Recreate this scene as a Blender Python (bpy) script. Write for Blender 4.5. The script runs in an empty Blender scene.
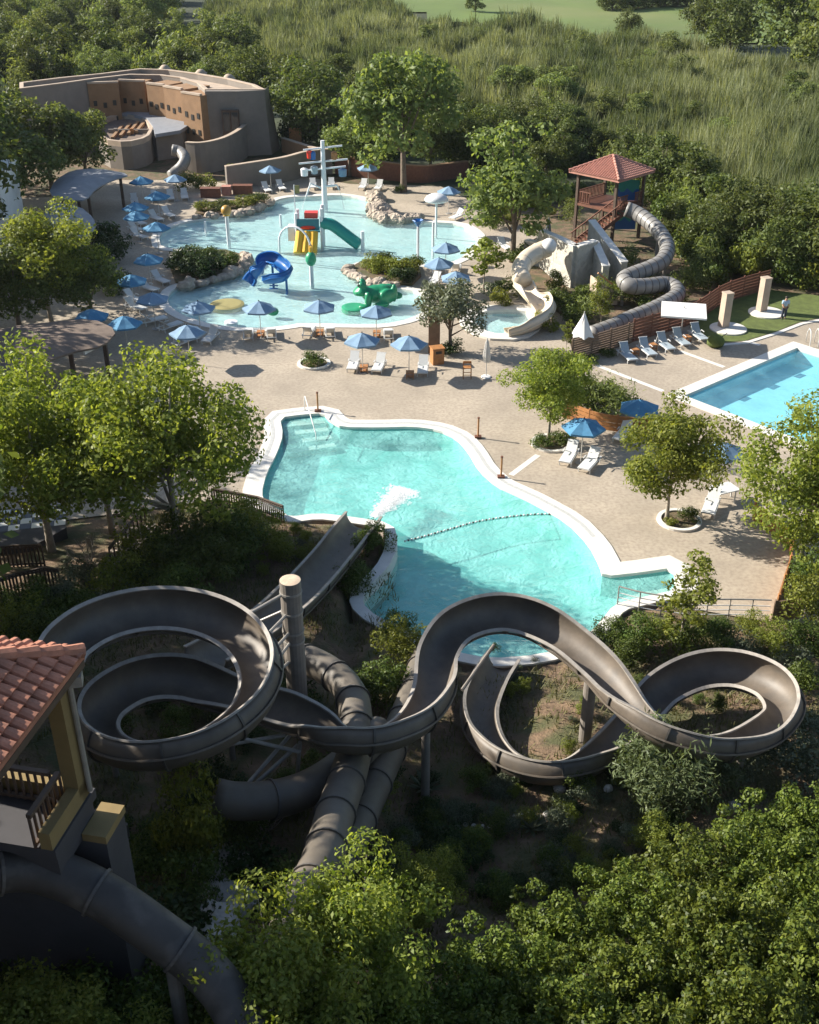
import bpy, math, random
import numpy as np
from mathutils import Vector, Matrix, noise
from mathutils.geometry import tessellate_polygon
R = math.radians
rng = np.random.default_rng(7)
random.seed(7)
sc = bpy.context.scene
col = sc.collection

# ------------------------------------------------------------------ camera
FPX, CAMZ, PITCH = 1100.0, 29.0, R(30)
CP, SP = math.cos(PITCH), math.sin(PITCH)
def at(px, py, z=0.0):
    """point of the place seen at a photo pixel, at height z"""
    u = (px - 409.5) / FPX; v = (py - 512.0) / FPX
    d = (CAMZ - z) / (SP + v * CP)
    return Vector((u * d, d * (CP - v * SP), z))
def proj(p):
    d = p[1] * CP + (CAMZ - p[2]) * SP
    return (409.5 + FPX * p[0] / d, 512 + FPX * ((CAMZ - p[2]) * CP - p[1] * SP) / d)
cam = bpy.data.cameras.new('camera'); camo = bpy.data.objects.new('camera', cam); col.objects.link(camo)
camo.location = (0, 0, CAMZ); camo.rotation_euler = (R(90) - PITCH, 0, 0)
cam.sensor_fit = 'VERTICAL'; cam.sensor_height = 36; cam.sensor_width = 36
cam.lens = FPX * 36 / 1024; cam.clip_end = 3000; cam.clip_start = 0.5
sc.camera = camo

# ------------------------------------------------------------------ light
SUN_EL, SUN_AZ = R(29), R(180 - 17)        # azimuth measured from +X, anticlockwise
w = bpy.data.worlds.new('World'); sc.world = w; w.use_nodes = True
nt = w.node_tree; bg = nt.nodes['Background']
sky = nt.nodes.new('ShaderNodeTexSky'); sky.sky_type = 'NISHITA'; sky.sun_disc = False
sky.sun_elevation = SUN_EL
sky.sun_rotation = math.pi / 2 - SUN_AZ
nt.links.new(sky.outputs[0], bg.inputs[0]); bg.inputs[1].default_value = 0.07
sun = bpy.data.lights.new('sun', 'SUN'); so = bpy.data.objects.new('sun', sun); col.objects.link(so)
sun.energy = 4.6; sun.angle = R(0.55); sun.color = (1.0, 0.94, 0.84)
sd = Vector((math.cos(SUN_AZ) * math.cos(SUN_EL), math.sin(SUN_AZ) * math.cos(SUN_EL), math.sin(SUN_EL)))
so.rotation_euler = sd.to_track_quat('Z', 'Y').to_euler(); so.location = (-60, 20, 60)
sc.view_settings.view_transform = 'Standard'; sc.view_settings.look = 'None'
sc.view_settings.exposure = 1.28; sc.view_settings.gamma = 1
sc.cycles.max_bounces = 6; sc.cycles.transparent_max_bounces = 12
sc.cycles.diffuse_bounces = 3; sc.cycles.glossy_bounces = 3; sc.cycles.transmission_bounces = 4
sc.cycles.caustics_reflective = False; sc.cycles.caustics_refractive = False
sc.cycles.sample_clamp_indirect = 4

# ------------------------------------------------------------------ materials
def _nt(name):
    m = bpy.data.materials.new(name); m.use_nodes = True
    return m, m.node_tree.nodes, m.node_tree.links, m.node_tree.nodes['Principled BSDF']
def mat(name, c, rough=0.7, var=0.25, scale=3.0, bump=0.0, bscale=20.0, metal=0.0, spots=None, coord='world'):
    m, N, L, b = _nt(name)
    b.inputs['Roughness'].default_value = rough; b.inputs['Metallic'].default_value = metal
    g = N.new('ShaderNodeNewGeometry')
    n1 = N.new('ShaderNodeTexNoise'); n1.inputs['Scale'].default_value = scale; n1.inputs['Detail'].default_value = 6
    n1.inputs['Roughness'].default_value = 0.65
    L.new(g.outputs['Position'], n1.inputs['Vector'])
    r = N.new('ShaderNodeMapRange'); r.inputs[1].default_value = 0.3; r.inputs[2].default_value = 0.7
    r.inputs[3].default_value = 1 - var; r.inputs[4].default_value = 1 + var
    L.new(n1.outputs[0], r.inputs[0])
    mx = N.new('ShaderNodeMix'); mx.data_type = 'RGBA'; mx.blend_type = 'MULTIPLY'; mx.inputs[0].default_value = 1
    mx.inputs[6].default_value = (*c, 1); L.new(r.outputs[0], mx.inputs[7])
    out = mx.outputs[2]
    if spots:
        sc_, sc_col, lo, hi = spots
        n2 = N.new('ShaderNodeTexNoise'); n2.inputs['Scale'].default_value = sc_; n2.inputs['Detail'].default_value = 8
        L.new(g.outputs['Position'], n2.inputs['Vector'])
        r2 = N.new('ShaderNodeMapRange'); r2.inputs[1].default_value = lo; r2.inputs[2].default_value = hi
        L.new(n2.outputs[0], r2.inputs[0])
        m2 = N.new('ShaderNodeMix'); m2.data_type = 'RGBA'; m2.inputs[7].default_value = (*sc_col, 1)
        L.new(r2.outputs[0], m2.inputs[0]); L.new(out, m2.inputs[6]); out = m2.outputs[2]
    L.new(out, b.inputs['Base Color'])
    if bump:
        n3 = N.new('ShaderNodeTexNoise'); n3.inputs['Scale'].default_value = bscale; n3.inputs['Detail'].default_value = 5
        L.new(g.outputs['Position'], n3.inputs['Vector'])
        bp = N.new('ShaderNodeBump'); bp.inputs['Strength'].default_value = bump; bp.inputs['Distance'].default_value = 0.07
        L.new(n3.outputs[0], bp.inputs['Height']); L.new(bp.outputs[0], b.inputs['Normal'])
    return m
def leafmat(name, c1, c2, trans=0.30, rough=0.5):
    """leaf colour: random between c1 and c2 per leaf (mesh attribute), shifted a little per plant"""
    m, N, L, b = _nt(name)
    a = N.new('ShaderNodeAttribute'); a.attribute_name = 'leafrnd'
    oi = N.new('ShaderNodeObjectInfo')
    mx = N.new('ShaderNodeMix'); mx.data_type = 'RGBA'; mx.inputs[6].default_value = (*c1, 1); mx.inputs[7].default_value = (*c2, 1)
    L.new(a.outputs['Fac'], mx.inputs[0])
    hs = N.new('ShaderNodeHueSaturation')
    r = N.new('ShaderNodeMapRange'); r.inputs[3].default_value = 0.497; r.inputs[4].default_value = 0.518
    L.new(oi.outputs['Random'], r.inputs[0]); L.new(r.outputs[0], hs.inputs['Hue'])
    r2 = N.new('ShaderNodeMapRange'); r2.inputs[3].default_value = 0.85; r2.inputs[4].default_value = 1.18
    L.new(oi.outputs['Random'], r2.inputs[0]); L.new(r2.outputs[0], hs.inputs['Value'])
    L.new(mx.outputs[2], hs.inputs['Color'])
    b.inputs['Roughness'].default_value = rough
    b.inputs['Specular IOR Level'].default_value = 0.2
    L.new(hs.outputs[0], b.inputs['Base Color'])
    t = N.new('ShaderNodeBsdfTranslucent')
    g2 = N.new('ShaderNodeMix'); g2.data_type = 'RGBA'; g2.blend_type = 'MULTIPLY'; g2.inputs[0].default_value = 1
    g2.inputs[7].default_value = (1.25, 1.2, 0.5, 1); L.new(hs.outputs[0], g2.inputs[6]); L.new(g2.outputs[2], t.inputs['Color'])
    ms = N.new('ShaderNodeMixShader'); ms.inputs[0].default_value = trans
    L.new(b.outputs[0], ms.inputs[1]); L.new(t.outputs[0], ms.inputs[2])
    L.new(ms.outputs[0], N['Material Output'].inputs['Surface'])
    return m
def watermat(name, tint, body, amount, wscale, strength):
    m, N, L, b = _nt(name)
    N.remove(b)
    g = N.new('ShaderNodeNewGeometry')
    n1 = N.new('ShaderNodeTexNoise'); n1.inputs['Scale'].default_value = wscale; n1.inputs['Detail'].default_value = 5
    n1.inputs['Distortion'].default_value = 1.2; n1.inputs['Roughness'].default_value = 0.6
    L.new(g.outputs['Position'], n1.inputs['Vector'])
    bp = N.new('ShaderNodeBump'); bp.inputs['Strength'].default_value = strength; bp.inputs['Distance'].default_value = 0.3
    L.new(n1.outputs[0], bp.inputs['Height'])
    tr = N.new('ShaderNodeBsdfTransparent'); tr.inputs[0].default_value = (*tint, 1)
    df = N.new('ShaderNodeBsdfDiffuse'); df.inputs[0].default_value = (*body, 1); L.new(bp.outputs[0], df.inputs['Normal'])
    gl = N.new('ShaderNodeBsdfGlossy'); gl.inputs['Roughness'].default_value = 0.04; L.new(bp.outputs[0], gl.inputs['Normal'])
    n2 = N.new('ShaderNodeTexNoise'); n2.inputs['Scale'].default_value = wscale * 0.22; n2.inputs['Detail'].default_value = 6
    n2.inputs['Distortion'].default_value = 1.0
    L.new(g.outputs['Position'], n2.inputs['Vector'])
    r = N.new('ShaderNodeMapRange'); r.inputs[1].default_value = 0.35; r.inputs[2].default_value = 0.7
    r.inputs[3].default_value = amount * 0.6; r.inputs[4].default_value = amount * 1.5
    L.new(n2.outputs[0], r.inputs[0])
    m1 = N.new('ShaderNodeMixShader'); L.new(r.outputs[0], m1.inputs[0]); L.new(tr.outputs[0], m1.inputs[1]); L.new(df.outputs[0], m1.inputs[2])
    dt = N.new('ShaderNodeVectorMath'); dt.operation = 'DOT_PRODUCT'; L.new(bp.outputs[0], dt.inputs[0]); L.new(g.outputs['Incoming'], dt.inputs[1])
    def mth(op, a, b_=None):
        q = N.new('ShaderNodeMath'); q.operation = op
        if isinstance(a, float): q.inputs[0].default_value = a
        else: L.new(a, q.inputs[0])
        if b_ is not None: q.inputs[1].default_value = b_
        return q.outputs[0]
    ab = mth('ABSOLUTE', dt.outputs['Value']); om = N.new('ShaderNodeMath'); om.operation = 'SUBTRACT'; om.use_clamp = True; om.inputs[0].default_value = 1.0; L.new(ab, om.inputs[1])
    fr_ = mth('ADD', mth('MULTIPLY', mth('POWER', om.outputs[0], 5.0), 0.75), 0.02)     # Fresnel reflection of water, same from both sides
    m2 = N.new('ShaderNodeMixShader'); L.new(fr_, m2.inputs[0]); L.new(m1.outputs[0], m2.inputs[1]); L.new(gl.outputs[0], m2.inputs[2])
    L.new(m2.outputs[0], N['Material Output'].inputs['Surface'])
    return m
def foammat(name):
    m, N, L, b = _nt(name); b.inputs['Base Color'].default_value = (.9, .92, .92, 1); b.inputs['Roughness'].default_value = .6
    t = N.new('ShaderNodeBsdfTransparent'); ms = N.new('ShaderNodeMixShader'); ms.inputs[0].default_value = .36
    L.new(t.outputs[0], ms.inputs[1]); L.new(b.outputs[0], ms.inputs[2]); L.new(ms.outputs[0], N['Material Output'].inputs['Surface']); return m
def stonewall(name, c, scale=1.6):
    m, N, L, b = _nt(name); b.inputs['Roughness'].default_value = 0.85
    g = N.new('ShaderNodeNewGeometry')
    v = N.new('ShaderNodeTexVoronoi'); v.inputs['Scale'].default_value = scale; L.new(g.outputs['Position'], v.inputs['Vector'])
    v2 = N.new('ShaderNodeTexVoronoi'); v2.feature = 'DISTANCE_TO_EDGE'; v2.inputs['Scale'].default_value = scale; L.new(g.outputs['Position'], v2.inputs['Vector'])
    hs = N.new('ShaderNodeSeparateColor'); L.new(v.outputs['Color'], hs.inputs[0])
    r = N.new('ShaderNodeMapRange'); r.inputs[3].default_value = 0.85; r.inputs[4].default_value = 1.12; L.new(hs.outputs[0], r.inputs[0])
    mx = N.new('ShaderNodeMix'); mx.data_type = 'RGBA'; mx.blend_type = 'MULTIPLY'; mx.inputs[0].default_value = 1
    mx.inputs[6].default_value = (*c, 1); L.new(r.outputs[0], mx.inputs[7])
    L.new(mx.outputs[2], b.inputs['Base Color'])
    bp = N.new('ShaderNodeBump'); bp.inputs['Distance'].default_value = 0.03; bp.inputs['Strength'].default_value = 0.5
    r3 = N.new('ShaderNodeMapRange'); r3.inputs[2].default_value = 0.12; L.new(v2.outputs['Distance'], r3.inputs[0])
    L.new(r3.outputs[0], bp.inputs['Height']); L.new(bp.outputs[0], b.inputs['Normal'])
    return m
M = dict(
    deck=mat('exposed_aggregate', (0.39, 0.328, 0.25), 0.85, 0.22, 0.22, 0.4, 30, spots=(5, (0.25, 0.20, 0.155), 0.42, 0.85)),
    coping=mat('white_stone', (0.66, 0.63, 0.57), 0.6, 0.10, 2.5, 0.1, 15),
    grate=mat('grey_grate', (0.45, 0.45, 0.43), 0.6, 0.2, 8),
    pooltile=mat('turquoise_tile', (0.25, 0.60, 0.56), 0.5, 0.10, 0.7),
    kidfloor=mat('pale_blue_render', (0.52, 0.72, 0.71), 0.6, 0.08, 0.8, spots=(0.5, (0.45, 0.68, 0.69), 0.5, 0.75)),
    laptile=mat('blue_tile', (0.30, 0.66, 0.75), 0.5, 0.06, 1.0),
    lapmark=mat('dark_blue_tile', (0.06, 0.18, 0.28), 0.5, 0.1, 2),
    soil=mat('dry_soil', (0.15, 0.098, 0.058), 0.95, 0.45, 1.6, 0.9, 9, spots=(0.9, (0.072, 0.074, 0.028), 0.42, 0.62)),
    lawn=mat('lawn', (0.105, 0.135, 0.030), 0.9, 0.3, 1.5, 0.8, 40),
    fairway=mat('fairway', (0.10, 0.148, 0.03), 0.9, 0.25, 0.03, spots=(0.02, (0.155, 0.175, 0.055), 0.5, 0.7)),
    flume=mat('grey_fibreglass', (0.125, 0.101, 0.077), 0.55, 0.35, 0.9, 0.05, 8, spots=(1.6, (0.105, 0.09, 0.075), 0.48, 0.72)),
    shadedtube=mat('shade_dark_fibreglass', (0.055, 0.048, 0.042), 0.6, 0.35, 0.9, spots=(1.4, (0.13, 0.115, 0.10), 0.5, 0.75)),  # slide fibreglass with its heavy shade put into the base colour
    seam=mat('dark_seam', (0.075, 0.066, 0.056), 0.5, 0.3, 3),
    rim=mat('sunlit_worn_rim', (0.28, 0.25, 0.215), 0.6, 0.25, 3),  # lighter grey stands for sunlight on the rim as well as wear
    tube=mat('brown_fibreglass', (0.115, 0.096, 0.073), 0.6, 0.25, 1.0, spots=(1.5, (0.12, 0.105, 0.09), 0.5, 0.8)),
    flange=mat('dark_flange', (0.09, 0.08, 0.07), 0.6, 0.2, 4),
    steel=mat('galvanised_steel', (0.30, 0.28, 0.25), 0.5, 0.2, 3, metal=0.2),
    post=mat('grey_brown_post', (0.20, 0.175, 0.15), 0.6, 0.2, 2),
    postcap=mat('bare_wood_top', (0.55, 0.42, 0.30), 0.8, 0.2, 4),
    greytube=mat('grey_slide', (0.215, 0.205, 0.19), 0.45, 0.15, 1.5),
    cream=mat('cream_fibreglass', (0.66, 0.56, 0.42), 0.35, 0.08, 1.5),
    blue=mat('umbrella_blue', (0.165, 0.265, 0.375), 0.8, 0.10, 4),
    teal=mat('umbrella_teal', (0.06, 0.20, 0.34), 0.8, 0.12, 4),  # blue fabric again, darkened in colour for umbrellas standing in shade
    whitefab=mat('white_fabric', (0.70, 0.68, 0.64), 0.8, 0.05, 4),
    sling=mat('white_sling', (0.62, 0.62, 0.60), 0.7, 0.06, 6),
    shadegrey=mat('grey_sling', (0.30, 0.36, 0.40), 0.7, 0.06, 6),  # white sling, its shading put into a grey-blue colour
    alu=mat('white_metal', (0.62, 0.62, 0.60), 0.4, 0.05, 6),
    pole=mat('umbrella_pole', (0.50, 0.48, 0.44), 0.4, 0.08, 5),
    wood=mat('orange_wood', (0.36, 0.16, 0.055), 0.6, 0.25, 5),
    darkwood=mat('dark_wood', (0.085, 0.055, 0.038), 0.7, 0.25, 4),
    redwood=mat('red_brown_wood', (0.16, 0.065, 0.038), 0.65, 0.25, 4),
    fencewood=mat('weathered_fence', (0.175, 0.115, 0.075), 0.75, 0.25, 3),
    adobe=mat('adobe', (0.215, 0.187, 0.16), 0.9, 0.12, 0.7, 0.2, 8),
    adobedark=mat('brown_render', (0.265, 0.155, 0.08), 0.9, 0.15, 0.9, 0.2, 8),
    roofsand=mat('sand_roof', (0.42, 0.33, 0.25), 0.9, 0.15, 0.8),
    dark=mat('dark_opening', (0.022, 0.02, 0.018), 0.5, 0.2, 2),
    glass=mat('window_glass', (0.03, 0.035, 0.04), 0.1, 0.1, 2),
    greyroof=mat('grey_membrane', (0.23, 0.24, 0.26), 0.7, 0.12, 1.2),
    thatch=mat('brown_boards', (0.17, 0.125, 0.095), 0.85, 0.2, 2.5),
    white=mat('white_render', (0.72, 0.70, 0.66), 0.8, 0.06, 1),
    yellow=mat('ochre_render', (0.235, 0.165, 0.065), 0.85, 0.15, 1.2),
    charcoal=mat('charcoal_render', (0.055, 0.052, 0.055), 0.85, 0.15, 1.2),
    terracotta=mat('terracotta', (0.42, 0.175, 0.105), 0.8, 0.30, 3.5, 0.1, 12, spots=(2.0, (0.27, 0.13, 0.085), 0.5, 0.75)),
    pinktile=mat('pink_tile', (0.42, 0.20, 0.15), 0.8, 0.2, 3),
    stone=stonewall('pale_stone', (0.47, 0.44, 0.375), 3.0),
    rock=mat('rock', (0.40, 0.33, 0.26), 0.9, 0.35, 2.5, 0.9, 5, spots=(1.2, (0.22, 0.18, 0.15), 0.5, 0.7)),
    palerock=mat('pale_rock', (0.45, 0.42, 0.38), 0.9, 0.3, 1.5, 0.6, 4),
    bark=mat('bark', (0.16, 0.125, 0.095), 0.9, 0.3, 4, 0.5, 14),
    palebark=mat('pale_bark', (0.30, 0.26, 0.21), 0.9, 0.3, 4, 0.3, 14),
    foam=foammat('foam'),
    pwhite=mat('play_white', (0.70, 0.71, 0.72), 0.4, 0.06, 2),
    pgreen=mat('play_green', (0.02, 0.27, 0.22), 0.35, 0.08, 2),
    pyellow=mat('play_yellow', (0.75, 0.42, 0.03), 0.35, 0.08, 2),
    pred=mat('play_red', (0.62, 0.045, 0.025), 0.35, 0.08, 2),
    pblue=mat('play_blue', (0.015, 0.12, 0.36), 0.3, 0.08, 2),
    pteal=mat('play_teal', (0.02, 0.16, 0.20), 0.35, 0.08, 2),
    ball=mat('ball_ochre', (0.42, 0.24, 0.05), 0.4, 0.1, 3),
    frog=mat('frog_green', (0.015, 0.22, 0.10), 0.35, 0.15, 2),
    leafdisc=mat('lily_green', (0.03, 0.30, 0.15), 0.4, 0.1, 2),
    sand=mat('sand_disc', (0.30, 0.26, 0.10), 0.7, 0.1, 3),
    black=mat('black', (0.02, 0.02, 0.02), 0.4, 0.1, 3),
    skin=mat('skin', (0.42, 0.25, 0.17), 0.6, 0.05, 3),
    shirt=mat('light_blue_shirt', (0.36, 0.48, 0.60), 0.8, 0.08, 3),
    trousers=mat('dark_trousers', (0.045, 0.05, 0.075), 0.8, 0.1, 3),
    hair=mat('hair', (0.03, 0.022, 0.016), 0.7, 0.1, 3),
    floatw=mat('float_white', (0.7, 0.7, 0.68), 0.4, 0.05, 3),
    mainwater=watermat('main_water', (0.80, 0.97, 0.96), (0.34, 0.74, 0.70), 0.38, 1.9, 0.5),
    kidwater=watermat('shallow_water', (0.92, 0.98, 0.98), (0.60, 0.76, 0.76), 0.16, 2.4, 0.6),
    lapwater=watermat('lap_water', (0.88, 0.97, 0.98), (0.28, 0.62, 0.70), 0.16, 1.6, 0.22),
)
LF = dict(
    plane=leafmat('plane_leaf', (0.11, 0.145, 0.022), (0.31, 0.325, 0.075), 0.48),
    mastic=leafmat('mastic_leaf', (0.034, 0.056, 0.009), (0.155, 0.180, 0.026), 0.24),
    wood=leafmat('woodland_leaf', (0.055, 0.078, 0.020), (0.150, 0.172, 0.055), 0.40),
    willow=leafmat('willow_leaf', (0.095, 0.130, 0.038), (0.235, 0.265, 0.095), 0.45),
    olive=leafmat('olive_leaf', (0.095, 0.115, 0.065), (0.22, 0.24, 0.155), 0.2),
    shrub=leafmat('shrub_leaf', (0.038, 0.062, 0.012), (0.120, 0.150, 0.028), 0.28),
    yshrub=leafmat('yellow_shrub_leaf', (0.10, 0.125, 0.018), (0.24, 0.25, 0.045), 0.35),
    grey=leafmat('grey_leaf', (0.06, 0.075, 0.04), (0.14, 0.155, 0.095), 0.15),
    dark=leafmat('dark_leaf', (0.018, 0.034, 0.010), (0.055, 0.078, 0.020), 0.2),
    reed=leafmat('reed_leaf', (0.068, 0.086, 0.036), (0.25, 0.255, 0.145), 0.36),
    fine=leafmat('fine_leaf', (0.06, 0.08, 0.032), (0.15, 0.17, 0.080), 0.25),
    grass=leafmat('dry_grass', (0.075, 0.085, 0.022), (0.20, 0.175, 0.075), 0.25),
)

# ------------------------------------------------------------------ building helpers
def tag(o, label=None, cat=None, group=None, kind=None):
    if label: o['label'] = label
    if cat: o['category'] = cat
    if group: o['group'] = group
    if kind: o['kind'] = kind
    return o
def empty(name, loc, label, cat, group=None, rz=0.0):
    o = bpy.data.objects.new(name, None); col.objects.link(o); o.location = loc; o.rotation_euler = (0, 0, rz)
    o.empty_display_size = 0.3
    return tag(o, label, cat, group)
def worldpos(o):
    p = Vector(o.location)
    while o.parent: o = o.parent; p = p + Vector(o.location)
    return p
class MB:
    def __init__(s): s.v = []; s.f = []
    def add(s, vs, fs):
        n = len(s.v); s.v += [tuple(v) for v in vs]; s.f += [tuple(i + n for i in f) for f in fs]; return s
    def box(s, c, size, rz=0.0, mtx=None):
        x, y, z = size[0] / 2, size[1] / 2, size[2] / 2
        vs = [Vector((a, b, d)) for d in (-z, z) for a, b in ((-x, -y), (x, -y), (x, y), (-x, y))]
        m = mtx if mtx else Matrix.Rotation(rz, 3, 'Z')
        return s.add([m @ v + Vector(c) for v in vs], [(3, 2, 1, 0), (4, 5, 6, 7), (0, 1, 5, 4), (1, 2, 6, 5), (2, 3, 7, 6), (3, 0, 4, 7)])
    def bar(s, a, b, wd, ht=None):
        a, b = Vector(a), Vector(b); d = b - a; l = d.length
        if l < 1e-6: return s
        q = d.to_track_quat('X', 'Z').to_matrix()
        return s.box((a + b) / 2, (l, wd, ht or wd), mtx=q)
    def tube(s, path, r, n=8, cap=True):
        path = [Vector(p) for p in path]; rr = r if isinstance(r, (list, tuple, np.ndarray)) else [r] * len(path)
        base = len(s.v); up = Vector((0, 0, 1)); prev = None
        for i, p in enumerate(path):
            t = (path[min(i + 1, len(path) - 1)] - path[max(i - 1, 0)])
            if t.length < 1e-9: t = Vector((0, 0, 1))
            t.normalize()
            if prev is None:
                a = t.cross(up if abs(t.z) < 0.95 else Vector((1, 0, 0))).normalized()
            else:
                a = (prev - t * prev.dot(t)).normalized()
            prev = a; b = t.cross(a)
            for k in range(n):
                an = 2 * math.pi * k / n
                s.v.append(tuple(p + (a * math.cos(an) + b * math.sin(an)) * rr[i]))
        for i in range(len(path) - 1):
            for k in range(n):
                k2 = (k + 1) % n
                s.f.append((base + i * n + k, base + i * n + k2, base + (i + 1) * n + k2, base + (i + 1) * n + k))
        if cap:
            s.f.append(tuple(base + k for k in range(n))[::-1]); s.f.append(tuple(base + (len(path) - 1) * n + k for k in range(n)))
        return s
    def lathe(s, c, prof, n=16, cap=False):
        c = Vector(c); base = len(s.v)
        for r, z in prof:
            for k in range(n):
                a = 2 * math.pi * k / n; s.v.append((c.x + r * math.cos(a), c.y + r * math.sin(a), c.z + z))
        for i in range(len(prof) - 1):
            for k in range(n):
                k2 = (k + 1) % n
                s.f.append((base + i * n + k, base + i * n + k2, base + (i + 1) * n + k2, base + (i + 1) * n + k))
        if cap:
            s.f.append(tuple(base + k for k in range(n))[::-1]); s.f.append(tuple(base + (len(prof) - 1) * n + k for k in range(n)))
        return s
    def ball(s, c, r, n=12, sz=None):
        m = max(4, n // 2); rx, ry, rz_ = sz or (r, r, r); c = Vector(c); base = len(s.v)
        for i in range(m + 1):
            ph = -math.pi / 2 + math.pi * i / m
            for k in range(n):
                a = 2 * math.pi * k / n
                s.v.append((c.x + rx * math.cos(ph) * math.cos(a), c.y + ry * math.cos(ph) * math.sin(a), c.z + rz_ * math.sin(ph)))
        for i in range(m):
            for k in range(n):
                k2 = (k + 1) % n
                s.f.append((base + i * n + k, base + i * n + k2, base + (i + 1) * n + k2, base + (i + 1) * n + k))
        return s
    def prism(s, poly, z0, z1, top=True, bottom=True):
        poly = [Vector((p[0], p[1], 0)) for p in poly]
        ar = sum(poly[i].x * poly[(i + 1) % len(poly)].y - poly[(i + 1) % len(poly)].x * poly[i].y for i in range(len(poly)))
        if ar < 0: poly = poly[::-1]
        n = len(poly); base = len(s.v)
        for z in (z0, z1):
            for i, p in enumerate(poly):
                zz = z[i] if isinstance(z, (list, tuple)) else z
                s.v.append((p.x, p.y, zz))
        for i in range(n): s.f.append((base + i, base + (i + 1) % n, base + n + (i + 1) % n, base + n + i))
        tri = tessellate_polygon([poly])
        for t in tri:
            a, b, c = [poly[i] for i in t]
            if (b - a).cross(c - a).z < 0: t = t[::-1]
            if top: s.f.append(tuple(base + n + i for i in t))
            if bottom: s.f.append(tuple(base + i for i in t[::-1]))
        return s
    def build(s, name, m, parent=None, smooth=False, loc=None, attr=None):
        me = bpy.data.meshes.new(name)
        off = worldpos(parent) if parent else Vector((0, 0, 0))
        if parent is None:
            if loc is None and s.v:
                a = np.array(s.v); loc = ((a[:, 0].min() + a[:, 0].max()) / 2, (a[:, 1].min() + a[:, 1].max()) / 2, a[:, 2].min())
            off = Vector(loc or (0, 0, 0))
        me.from_pydata([(x - off.x, y - off.y, z - off.z) for x, y, z in s.v], [], s.f)
        if smooth: me.polygons.foreach_set('use_smooth', [True] * len(me.polygons))
        me.materials.append(m); me.update()
        o = bpy.data.objects.new(name, me); col.objects.link(o)
        if parent: o.parent = parent
        else: o.location = off
        return o
def npmesh(name, V, Fq, m, attr=None, smooth=False):
    """mesh from numpy quads"""
    me = bpy.data.meshes.new(name)
    nv, nf = len(V), len(Fq)
    me.vertices.add(nv); me.vertices.foreach_set('co', V.astype(np.float32).ravel())
    k = Fq.shape[1]
    me.loops.add(nf * k); me.loops.foreach_set('vertex_index', Fq.astype(np.int32).ravel())
    me.polygons.add(nf); me.polygons.foreach_set('loop_start', np.arange(0, nf * k, k, dtype=np.int32))
    me.polygons.foreach_set('loop_total', np.full(nf, k, dtype=np.int32))
    if smooth: me.polygons.foreach_set('use_smooth', np.ones(nf, dtype=bool))
    me.update(calc_edges=True)
    if attr is not None:
        a = me.attributes.new('leafrnd', 'FLOAT', 'FACE'); a.data.foreach_set('value', attr.astype(np.float32))
    me.materials.append(m)
    return me
def catmull(pts, n=8, closed=False):
    pts = [Vector(p) for p in pts]; out = []; N = len(pts)
    rngI = range(N) if closed else range(N - 1)
    for i in rngI:
        if closed: p0, p1, p2, p3 = pts[(i - 1) % N], pts[i], pts[(i + 1) % N], pts[(i + 2) % N]
        else: p0, p1, p2, p3 = pts[max(i - 1, 0)], pts[i], pts[i + 1], pts[min(i + 2, N - 1)]
        for k in range(n):
            t = k / n; t2 = t * t; t3 = t2 * t
            out.append(0.5 * ((2 * p1) + (p2 - p0) * t + (2 * p0 - 5 * p1 + 4 * p2 - p3) * t2 + (3 * p1 - p0 - 3 * p2 + p3) * t3))
    if not closed: out.append(pts[-1])
    return out
def resample(path, step):
    path = [Vector(p) for p in path]; out = [path[0]]; acc = 0.0
    for a, b in zip(path, path[1:]):
        l = (b - a).length
        while acc + l >= step and l > 1e-9:
            t = (step - acc) / l; a = a.lerp(b, t); out.append(a.copy()); l = (b - a).length; acc = 0.0
        acc += l
    return out
def area2(poly): return sum(poly[i][0] * poly[(i + 1) % len(poly)][1] - poly[(i + 1) % len(poly)][0] * poly[i][1] for i in range(len(poly)))
def offset(poly, d, closed=True):
    """offset a polygon outwards (closed, either winding) or a polyline to its left (open)"""
    n = len(poly); out = []; sgn = 1
    if closed: sgn = -1 if area2(poly) > 0 else 1
    for i in range(n):
        a = Vector(poly[(i - 1) % n][:2]) if (closed or i > 0) else None
        b = Vector(poly[i][:2]); c = Vector(poly[(i + 1) % n][:2]) if (closed or i < n - 1) else None
        ns = []
        for p, q in ((a, b), (b, c)):
            if p is None or q is None or (q - p).length < 1e-6: continue
            t = (q - p).normalized(); ns.append(Vector((-t.y, t.x)))
        m = sum(ns, Vector((0, 0))); m.normalize()
        k = 1 / max(0.5, m.dot(ns[0])); q = b + m * d * sgn * k
        out.append(Vector((q.x, q.y, poly[i][2] if len(poly[i]) > 2 else 0)))
    return out
def band(mb, a, b, z0, z1, closed=False):
    """solid strip between two matching polylines a and b; z1 may be a list"""
    n = len(a); base = len(mb.v)
    for i in range(n):
        zt = z1[i] if isinstance(z1, (list, tuple)) else z1
        zb = z0[i] if isinstance(z0, (list, tuple)) else z0
        mb.v += [(a[i][0], a[i][1], zb), (a[i][0], a[i][1], zt), (b[i][0], b[i][1], zt), (b[i][0], b[i][1], zb)]
    m = n if closed else n - 1
    for i in range(m):
        p, q = base + 4 * i, base + 4 * ((i + 1) % n)
        for k in range(4): mb.f.append((p + k, p + (k + 1) % 4, q + (k + 1) % 4, q + k))
    if not closed:
        mb.f.append((base, base + 3, base + 2, base + 1)); e = base + 4 * (n - 1); mb.f.append((e, e + 1, e + 2, e + 3))
    return mb
def inside(poly, x, y):
    c = False; n = len(poly); j = n - 1
    for i in range(n):
        xi, yi, xj, yj = poly[i][0], poly[i][1], poly[j][0], poly[j][1]
        if (yi > y) != (yj > y) and x < (xj - xi) * (y - yi) / (yj - yi) + xi: c = not c
        j = i
    return c
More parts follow.
